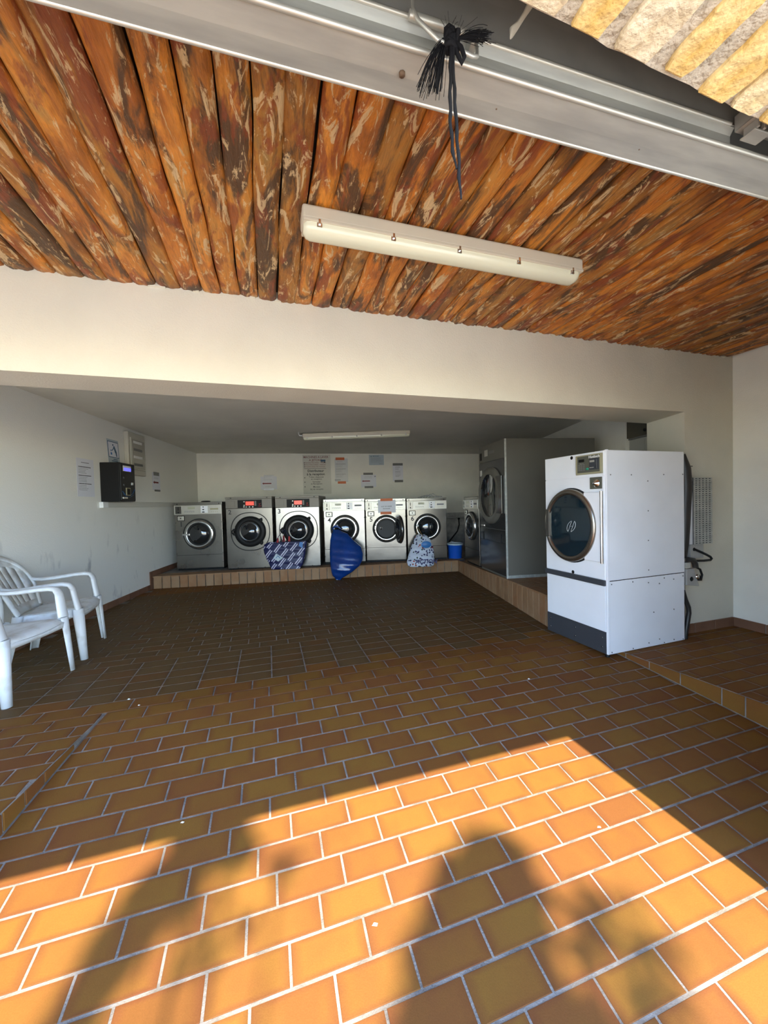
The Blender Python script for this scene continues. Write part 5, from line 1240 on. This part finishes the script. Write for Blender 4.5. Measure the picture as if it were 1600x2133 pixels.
def sack(prof, name, m, parent, org, dy=.5, n=34, wr=.03, seed=1, ztop_close=True, sub=4, powr=2.3):
    rg = random.Random(seed); m_ = MB(); rows = []
    # interpolate the measured outline
    P_ = prof; full = []
    for i in range(len(P_)-1):
        for k_ in range(sub):
            t = k_/sub; full.append(tuple(P_[i][j]*(1-t)+P_[i+1][j]*t for j in range(4)))
    full.append(P_[-1]); ph = [rg.uniform(0, 6.28) for _ in range(8)]
    for i, (z_, xc, hw, y_) in enumerate(full):
        row = []
        for k_ in range(n):
            a = 2*pi*k_/n; ca, sa = cos(a), sin(a); d_ = (abs(ca)**powr+abs(sa)**powr)**(1/powr)
            f = 1+wr*(sin(3*a+ph[0]+i*.22)*.6+sin(7*a+ph[1]-i*.35)*.45+sin(11*a+ph[2]+i*.5)*.25)*(1-abs(ca)**6)
            row.append(Vector((xc+hw*ca/d_, y_+hw*dy*sa/d_*f-.006*sin(z_*60+a*2+ph[3]), z_))-org)
        rows.append(row)
    vs_ = [p for r_ in rows for p in r_]; fs = [(i*n+k_, (i+1)*n+k_, (i+1)*n+(k_+1) % n, i*n+(k_+1) % n) for i in range(len(rows)-1) for k_ in range(n)]
    m_.add(vs_, fs, 0, True); m_.add(rows[-1], [tuple(reversed(range(n)))], 0, True)
    if ztop_close: m_.add(rows[0], [tuple(range(n))], 0, True)
    return m_.obj(name, m, parent)
bb = Vector((-.76, 6.15, .018))
B = thing('laundry_sack', 'full shiny blue plastic sack hanging from washer number 4 down to the floor', 'bag', bb)
prof = [(.807, -.831, .050, 6.500), (.770, -.800, .085, 6.47), (.740, -.770, .135, 6.44), (.630, -.725, .196, 6.39), (.520, -.660, .262, 6.33), (.413, -.644, .277, 6.285), (.308, -.644, .269, 6.235), (.226, -.660, .241, 6.195), (.157, -.699, .193, 6.175), (.078, -.748, .124, 6.170), (.035, -.770, .060, 6.165), (.006, -.773, .030, 6.160)]
sack(prof, 'sack', BLUEBAG, B, bb, dy=.44, seed=4, wr=.05)
m_ = MB(); m_.tube([Vector((-.875, 6.52, .76))-bb, Vector((-.885, 6.515, .83))-bb, Vector((-.85, 6.50, .865))-bb, Vector((-.79, 6.50, .85))-bb, Vector((-.74, 6.50, .81))-bb], .018, 8, rs=[.010, .016, .020, .016, .008]); m_.obj('twisted_neck', BLUEBAG, B)
m_ = MB(); m_.tube([Vector((-.86, 6.53, .865))-bb, Vector((-.80, 6.53, .87))-bb], .02, 8); m_.obj('white_tie', PAPER, B)
ab = Vector((.61, 6.48, .15))
AC = thing('shopping_bag', 'white printed carrier bag hanging by brown handles from washer number 6', 'bag', ab)
prof = [(.670, .640, .060, 6.655), (.640, .645, .105, 6.64), (.578, .655, .146, 6.61), (.486, .646, .187, 6.57), (.396, .635, .208, 6.535), (.306, .618, .228, 6.495), (.216, .602, .235, 6.455), (.165, .606, .222, 6.44), (.145, .606, .19, 6.44)]
sack(prof, 'bag_body', ACT, AC, ab, dy=.34, seed=8, wr=.06, powr=2.6)
m_ = MB(); m_.tube([Vector((.56, 6.60, .665))-ab, Vector((.562, 6.62, .74))-ab, Vector((.580, 6.66, .81))-ab, Vector((.605, 6.62, .76))-ab, Vector((.665, 6.59, .64))-ab], .011, 8, flat=.4); m_.obj('handle', BROWNH, AC)
m_ = MB(); m_.lathe((.585-ab.x, 6.66-ab.y, .825-ab.z), [(.0005, -.012), (.020, -.01), (.022, .01)], 12); m_.obj('clip', INKW, AC)
text('ACTION', .10, mat('navy_print', (.02, .02, .12), .5), AC, .075, -.128, .085, bold=.002, shear=.25, sx=.95)
m_ = MB(); m_.lathe((.09, -.083, .365), [(.0005, -.004), (.05, -.002), (.085, .012)], 24, ez=.7); m_.obj('blue_patch', BLUEPR, AC)

tb = Vector((-1.64, 6.17, .199))
TB = thing('tote_bag', 'navy and white striped tote bag on the ledge below washers 2 and 3', 'bag', tb)
prof = [(.640, -1.600, .325, 6.245), (.607, -1.640, .350, 6.243), (.543, -1.650, .352, 6.235), (.457, -1.646, .335, 6.225), (.350, -1.635, .303, 6.215), (.264, -1.626, .268, 6.205), (.205, -1.640, .232, 6.200)]
sack(prof, 'bag_body', STRIPE, TB, tb, dy=.14, seed=3, wr=.04, powr=5, ztop_close=False)
m_ = MB(); n_ = 12
m_.tube([Vector((-1.93, 6.21, .61))-tb, Vector((-1.66, 6.18, .645))-tb, Vector((-1.30, 6.20, .655))-tb], .006, 6); m_.obj('piping', NAVY, TB)
m_ = MB(); m_.tube([Vector((-1.80, 6.19, .60))-tb, Vector((-1.755, 6.21, .72))-tb, Vector((-1.70, 6.24, .80))-tb, Vector((-1.655, 6.28, .85))-tb, Vector((-1.63, 6.27, .80))-tb, Vector((-1.55, 6.23, .66))-tb], .010, 8, flat=.5)
m_.tube([Vector((-1.66, 6.19, .61))-tb, Vector((-1.67, 6.22, .72))-tb, Vector((-1.65, 6.29, .83))-tb], .009, 8, flat=.5); m_.obj('handle', NAVY, TB)
for (x_, z_, h_) in ((-1.768, .665, .06), (-1.668, .70, .09), (-1.575, .69, .08)):
    m_ = MB(); m_.hexa([(x_-.020-tb.x, .055, z_-h_-tb.z), (x_+.024-tb.x, .055, z_-h_-tb.z), (x_+.024-tb.x, .075, z_-h_-tb.z), (x_-.020-tb.x, .075, z_-h_-tb.z)], [(x_-.008-tb.x, .055, z_+.045-tb.z), (x_+.014-tb.x, .055, z_+.045-tb.z), (x_+.014-tb.x, .075, z_+.045-tb.z), (x_-.008-tb.x, .075, z_+.045-tb.z)]); each(m_, 'red_cloth', REDC, TB)
m_ = MB(); c_ = Vector((-1.745, 6.150, .395))-tb; m_.add([c_+Vector((-.075, 0, .0)), c_+Vector((.0, 0, -.06)), c_+Vector((.085, 0, .0)), c_+Vector((-.03, 0, .07))], [(0, 1, 2, 3)])
m_.obj('label_patch', PAPERB, TB, solid=.002)
m_ = MB(); m_.tube([c_+Vector((-.035, -.004, -.005)), c_+Vector((.0, -.004, .035)), c_+Vector((.035, -.004, -.01))], .005, 6); m_.obj('patch_mark', BLUEPR, TB)
m_ = MB(); c_ = Vector((-1.365, 6.165, .60))-tb; m_.add([c_+Vector((-.04, 0, -.02)), c_+Vector((.02, 0, -.06)), c_+Vector((.03, 0, .035)), c_+Vector((-.02, 0, .045))], [(0, 1, 2, 3)]); m_.obj('corner_patch', BLUEPR, TB, solid=.002)

# ------------------------------------------------------------------ plastic armchairs
def chair(loc, rz_, label):
    t = thing('plastic_armchair', label, 'chair', (loc[0], loc[1], 0), rz_, 'white plastic armchairs by the left wall')
    # seat: dished sheet, front edge curls down; x forward
    m_ = MB(); NX, NY = 12, 12; pts = []
    for i in range(NX+1):
        for j in range(NY+1):
            u_ = i/NX; v_ = j/NY*2-1; x_ = -.20+.46*u_; hw = .215+.035*u_; y_ = v_*hw
            z_ = .405+.030*u_-.018*(1-v_*v_)*(1-u_*.4); fr_ = max(0, u_-.86)/.14; z_ -= fr_*fr_*.035; x_ += .02*(1-v_*v_)*u_
            if abs(v_) > .9: z_ -= (abs(v_)-.9)*.25
            pts.append((x_, y_, z_))
    fs = [(i*(NY+1)+j, (i+1)*(NY+1)+j, (i+1)*(NY+1)+j+1, i*(NY+1)+j+1) for i in range(NX) for j in range(NY)]
    m_.add(pts, fs, 0, True); seat = m_.obj('seat', CHAIRM, t, solid=.008)
    m_ = MB()   # apron under the seat edge
    ap = []
    for s_ in range(25):
        a = -1+2*s_/24; ap.append((.272-.012*a*a if abs(a) < .99 else .25, a*.245))
    vs_ = [(x_, y_, .402-.018*(1-(y_/.245)**2)) for x_, y_ in ap]+[(x_-.006, y_, .355-.0*abs(y_)+.035*(abs(y_)/.245)**2*0) for x_, y_ in ap]
    m_.add(vs_, [(i, i+1, 25+i+1, 25+i) for i in range(24)], 0, True)
    for sd in (-1, 1):
        m_.add([(-.20, sd*.212, .402), (.25, sd*.248, .425), (.25, sd*.246, .365), (-.20, sd*.212, .345)], [(0, 1, 2, 3)])
    m_.obj('apron', CHAIRM, t, solid=.007)
    # back: rim and slats
    def bp_(a, z_):  # point on the reclined, slightly curved back surface
        return Vector((-.205-.42*(z_-.41)+.055*(a/.27)**2, a, z_))
    m_ = MB(); rim_ = []
    for i in range(31):
        th = pi*i/30; w__ = .262+.0*sin(th); rim_.append(bp_(-cos(th)*w__*(1 if sin(th) < .999 else 1), .60+.275*sin(th)**.8 if sin(th) > 0 else .60))
    left = [bp_(-.205, .415), bp_(-.225, .47), bp_(-.245, .53)]; right = [bp_(.245, .53), bp_(.225, .47), bp_(.205, .415)]
    path = left+rim_+right; m_.tube(path, .030, 10, flat=.45)
    back = m_.obj('backrest', CHAIRM, t)
    # inner panel strips between the slots
    for k_ in range(6):
        y0_ = -.222+k_*.0750; y1_ = y0_+.0630; pts = []; 
        for i in range(9):
            t_ = i/8
            for yy in (y0_, (y0_+y1_)/2, y1_):
                yt = yy*(1+.10*t_); ztop_ = .60+.272*max(0.02, 1-(yt/.262)**2)**.5
                z_ = .415+(ztop_-.415)*t_; p = bp_(yt*(.86+.14*min(1, t_*2)), z_); pts.append(p)
        m_ = MB(); m_.add(pts, [(i*3+j, (i+1)*3+j, (i+1)*3+j+1, i*3+j+1) for i in range(8) for j in range(2)], 0, True); m_.obj('slat', CHAIRM, back, solid=.006)
    m_ = MB(); pts = []
    for i in range(13):   # solid top band
        y_ = -.235+.47*i/12; zt_ = .60+.270*max(0, 1-(y_/.262)**2)**.45; pts += [bp_(y_, zt_), bp_(y_, zt_-.075*(1-.4*(y_/.24)**2))]
    m_.add(pts, [(2*i, 2*i+1, 2*i+3, 2*i+2) for i in range(12)], 0, True); m_.obj('top_band', CHAIRM, back, solid=.008)
    m_ = MB(); pts = []
    for i in range(9):
        y_ = -.20+.40*i/8; pts += [bp_(y_, .405), bp_(y_, .470)]
    m_.add(pts, [(2*i, 2*i+1, 2*i+3, 2*i+2) for i in range(8)], 0, True); m_.obj('bottom_band', CHAIRM, back, solid=.008)
    for sd in (-1, 1):
        m_ = MB(); p0_ = bp_(sd*.258, .645)
        path = [p0_, p0_+Vector((.03, sd*.004, -.010)), Vector((-.17, sd*.268, .628)), Vector((-.08, sd*.272, .632)), Vector((.05, sd*.275, .645)), Vector((.14, sd*.275, .650)), Vector((.185, sd*.273, .640)), Vector((.205, sd*.270, .610)), Vector((.218, sd*.264, .53)), Vector((.235, sd*.258, .430))]
        m_.tube(path, .030, 12, flat=.50, rs=[.026, .028, .033, .036, .036, .036, .037, .038, .040, .044]); m_.obj('armrest', CHAIRM, t)
        # front leg: hollow half-round channel
        def leg(topc, botc, rt_, rb_, a0, name='leg'):
            m__ = MB(); rows = []; n_ = 9
            for (c__, r_) in ((Vector(topc), rt_), ((Vector(topc)+Vector(botc))/2, (rt_+rb_)/2), (Vector(botc), rb_)):
                rows.append([c__+Vector((cos(a0-pi*.52+pi*1.04*k_/(n_-1))*r_, sin(a0-pi*.52+pi*1.04*k_/(n_-1))*r_, 0)) for k_ in range(n_)])
            vs__ = [p for r_ in rows for p in r_]; m__.add(vs__, [(i*n_+k_, (i+1)*n_+k_, (i+1)*n_+k_+1, i*n_+k_+1) for i in range(2) for k_ in range(n_-1)], 0, True)
            return m__.obj(name, CHAIRM, t, solid=.006)
        leg((.225, sd*.248, .43), (.262, sd*.272, .003), .042, .026, sd*radians(38))
        leg((-.165, sd*.198, .41), (-.245, sd*.232, .003), .046, .030, sd*radians(140))
    return t
chair((-2.735, 2.655), 0.07, 'nearer white plastic armchair, cut off by the left edge of the picture')
chair((-2.902, 3.305), radians(23), 'farther white plastic armchair with slotted back, beside the left wall')

# scraps on the floor
rs_ = random.Random(21); crm = []
for (u, v_, where) in ((-.83, 2.75, 'tiny white crumb on the floor nearest the chair legs'), (-.92, 2.86, 'tiny white crumb beside the kerb joint, second from the chairs'), (1.75, 2.28, 'white crumb on shaded tiles left of the white dryer'), (1.32, 1.27, 'white crumb in the middle of the sunlit patch'), (-.40, 1.80, 'tiny crumb at the far edge of the left sunlit strip'), (.30, 1.22, 'tiny crumb on sunlit tile left of the crown shadow')):
    m_ = MB(); p = UV(u, v_); z_ = zr(u, v_) if region(u, v_) == 'ramp' else 0
    s_ = .006+.004*rs_.random(); m_.add([(-s_, -s_*.4, 0), (s_*.9, -s_*.6, 0), (s_*1.2, s_*.5, 0), (-s_*.3, s_*.8, 0), (0, 0, s_*.7)], [(0, 3, 2, 1), (0, 1, 4), (1, 2, 4), (2, 3, 4), (3, 0, 4)])
    tag(m_.obj('crumb', CRUMB, loc=(p.x, p.y, z_+.001)), where, 'crumb', 'white crumbs scattered on the floor')

# ------------------------------------------------------------------ tree outside whose crown shades the doorway
blobs = [(-.27, 1.70, .13, 150), (-.18, 1.62, .08, 60), (-.40, 1.54, .11, 120), (-.50, 1.42, .085, 90), (-.56, 1.30, .07, 70), (-.60, 1.18, .07, 60), (-.30, 1.80, .16, 110), (-.63, 1.05, .09, 60), (0.0, 1.52, .09, 10), (-.22, 1.38, .12, 12),
         (.80, 1.27, .13, 150), (.66, 1.22, .13, 150), (.72, 1.12, .17, 220), (.55, 1.06, .17, 220), (.46, .92, .18, 240), (.62, .92, .18, 220), (.45, .72, .25, 260), (.70, .75, .2, 200), (.98, 1.04, .12, 26), (1.15, .95, .12, 22), (1.02, .85, .16, 50)]
tr = thing('tree', 'leafy tree outside behind the camera shading part of the doorway floor', 'tree', (1.6, -5.6, zo-.01))
to = Vector((1.6, -5.6, zo-.01)); lv = MB(); rl = random.Random(2); ends = []
for (u, v_, r_, n_) in blobs:
    n_ = int(n_*1.7) if n_ > 50 else n_
    hgt = rl.uniform(8.0, 9.0); T_ = UV(u, v_, zr(u, v_)); c_ = T_-sundir*((hgt-T_.z)/(-sundir.z)*1.0)
    ends.append(c_)
    for _ in range(n_):
        a = rl.uniform(0, 2*pi); q_ = r_*sqrt(rl.random())*(1 if rl.random() < .9 else 1.15)
        # spread in the plane square to the sun, with depth
        e1 = sundir.cross(Vector((0, 0, 1))).normalized(); e2 = sundir.cross(e1)
        p = c_+e1*cos(a)*q_+e2*sin(a)*q_*.86+sundir*rl.uniform(-.25, .25)-to
        d1 = Vector((rl.gauss(0, 1), rl.gauss(0, 1), rl.gauss(0, .5))).normalized(); d2 = d1.cross(Vector((rl.gauss(0, 1), rl.gauss(0, 1), rl.gauss(0, 1)))).normalized()
        L_, W_ = rl.uniform(.045, .065), rl.uniform(.024, .034)
        lv.add([p-d1*L_, p+d2*W_, p+d1*L_, p-d2*W_], [(0, 1, 2, 3)])
fo = lv.obj('foliage', LEAF, tr); fo['kind'] = 'stuff'
m_ = MB(); m_.tube([(0, 0, -.1), (.05, .1, 2.2), (.0, .3, 4.6), (.05, .5, 7.2)], .15, 12, rs=[.24, .19, .15, .10]); m_.obj('trunk', BARK, tr)
for e in ends:
    e2_ = e-to; m_ = MB(); s_ = Vector((.05, .5, 7.2)); mid_ = (s_*.45+e2_*.55)+Vector((0, 0, -.25))
    m_.tube([s_, mid_, e2_], .02, 6, rs=[.035, .018, .006]); m_.obj('branch', BARK, tr)
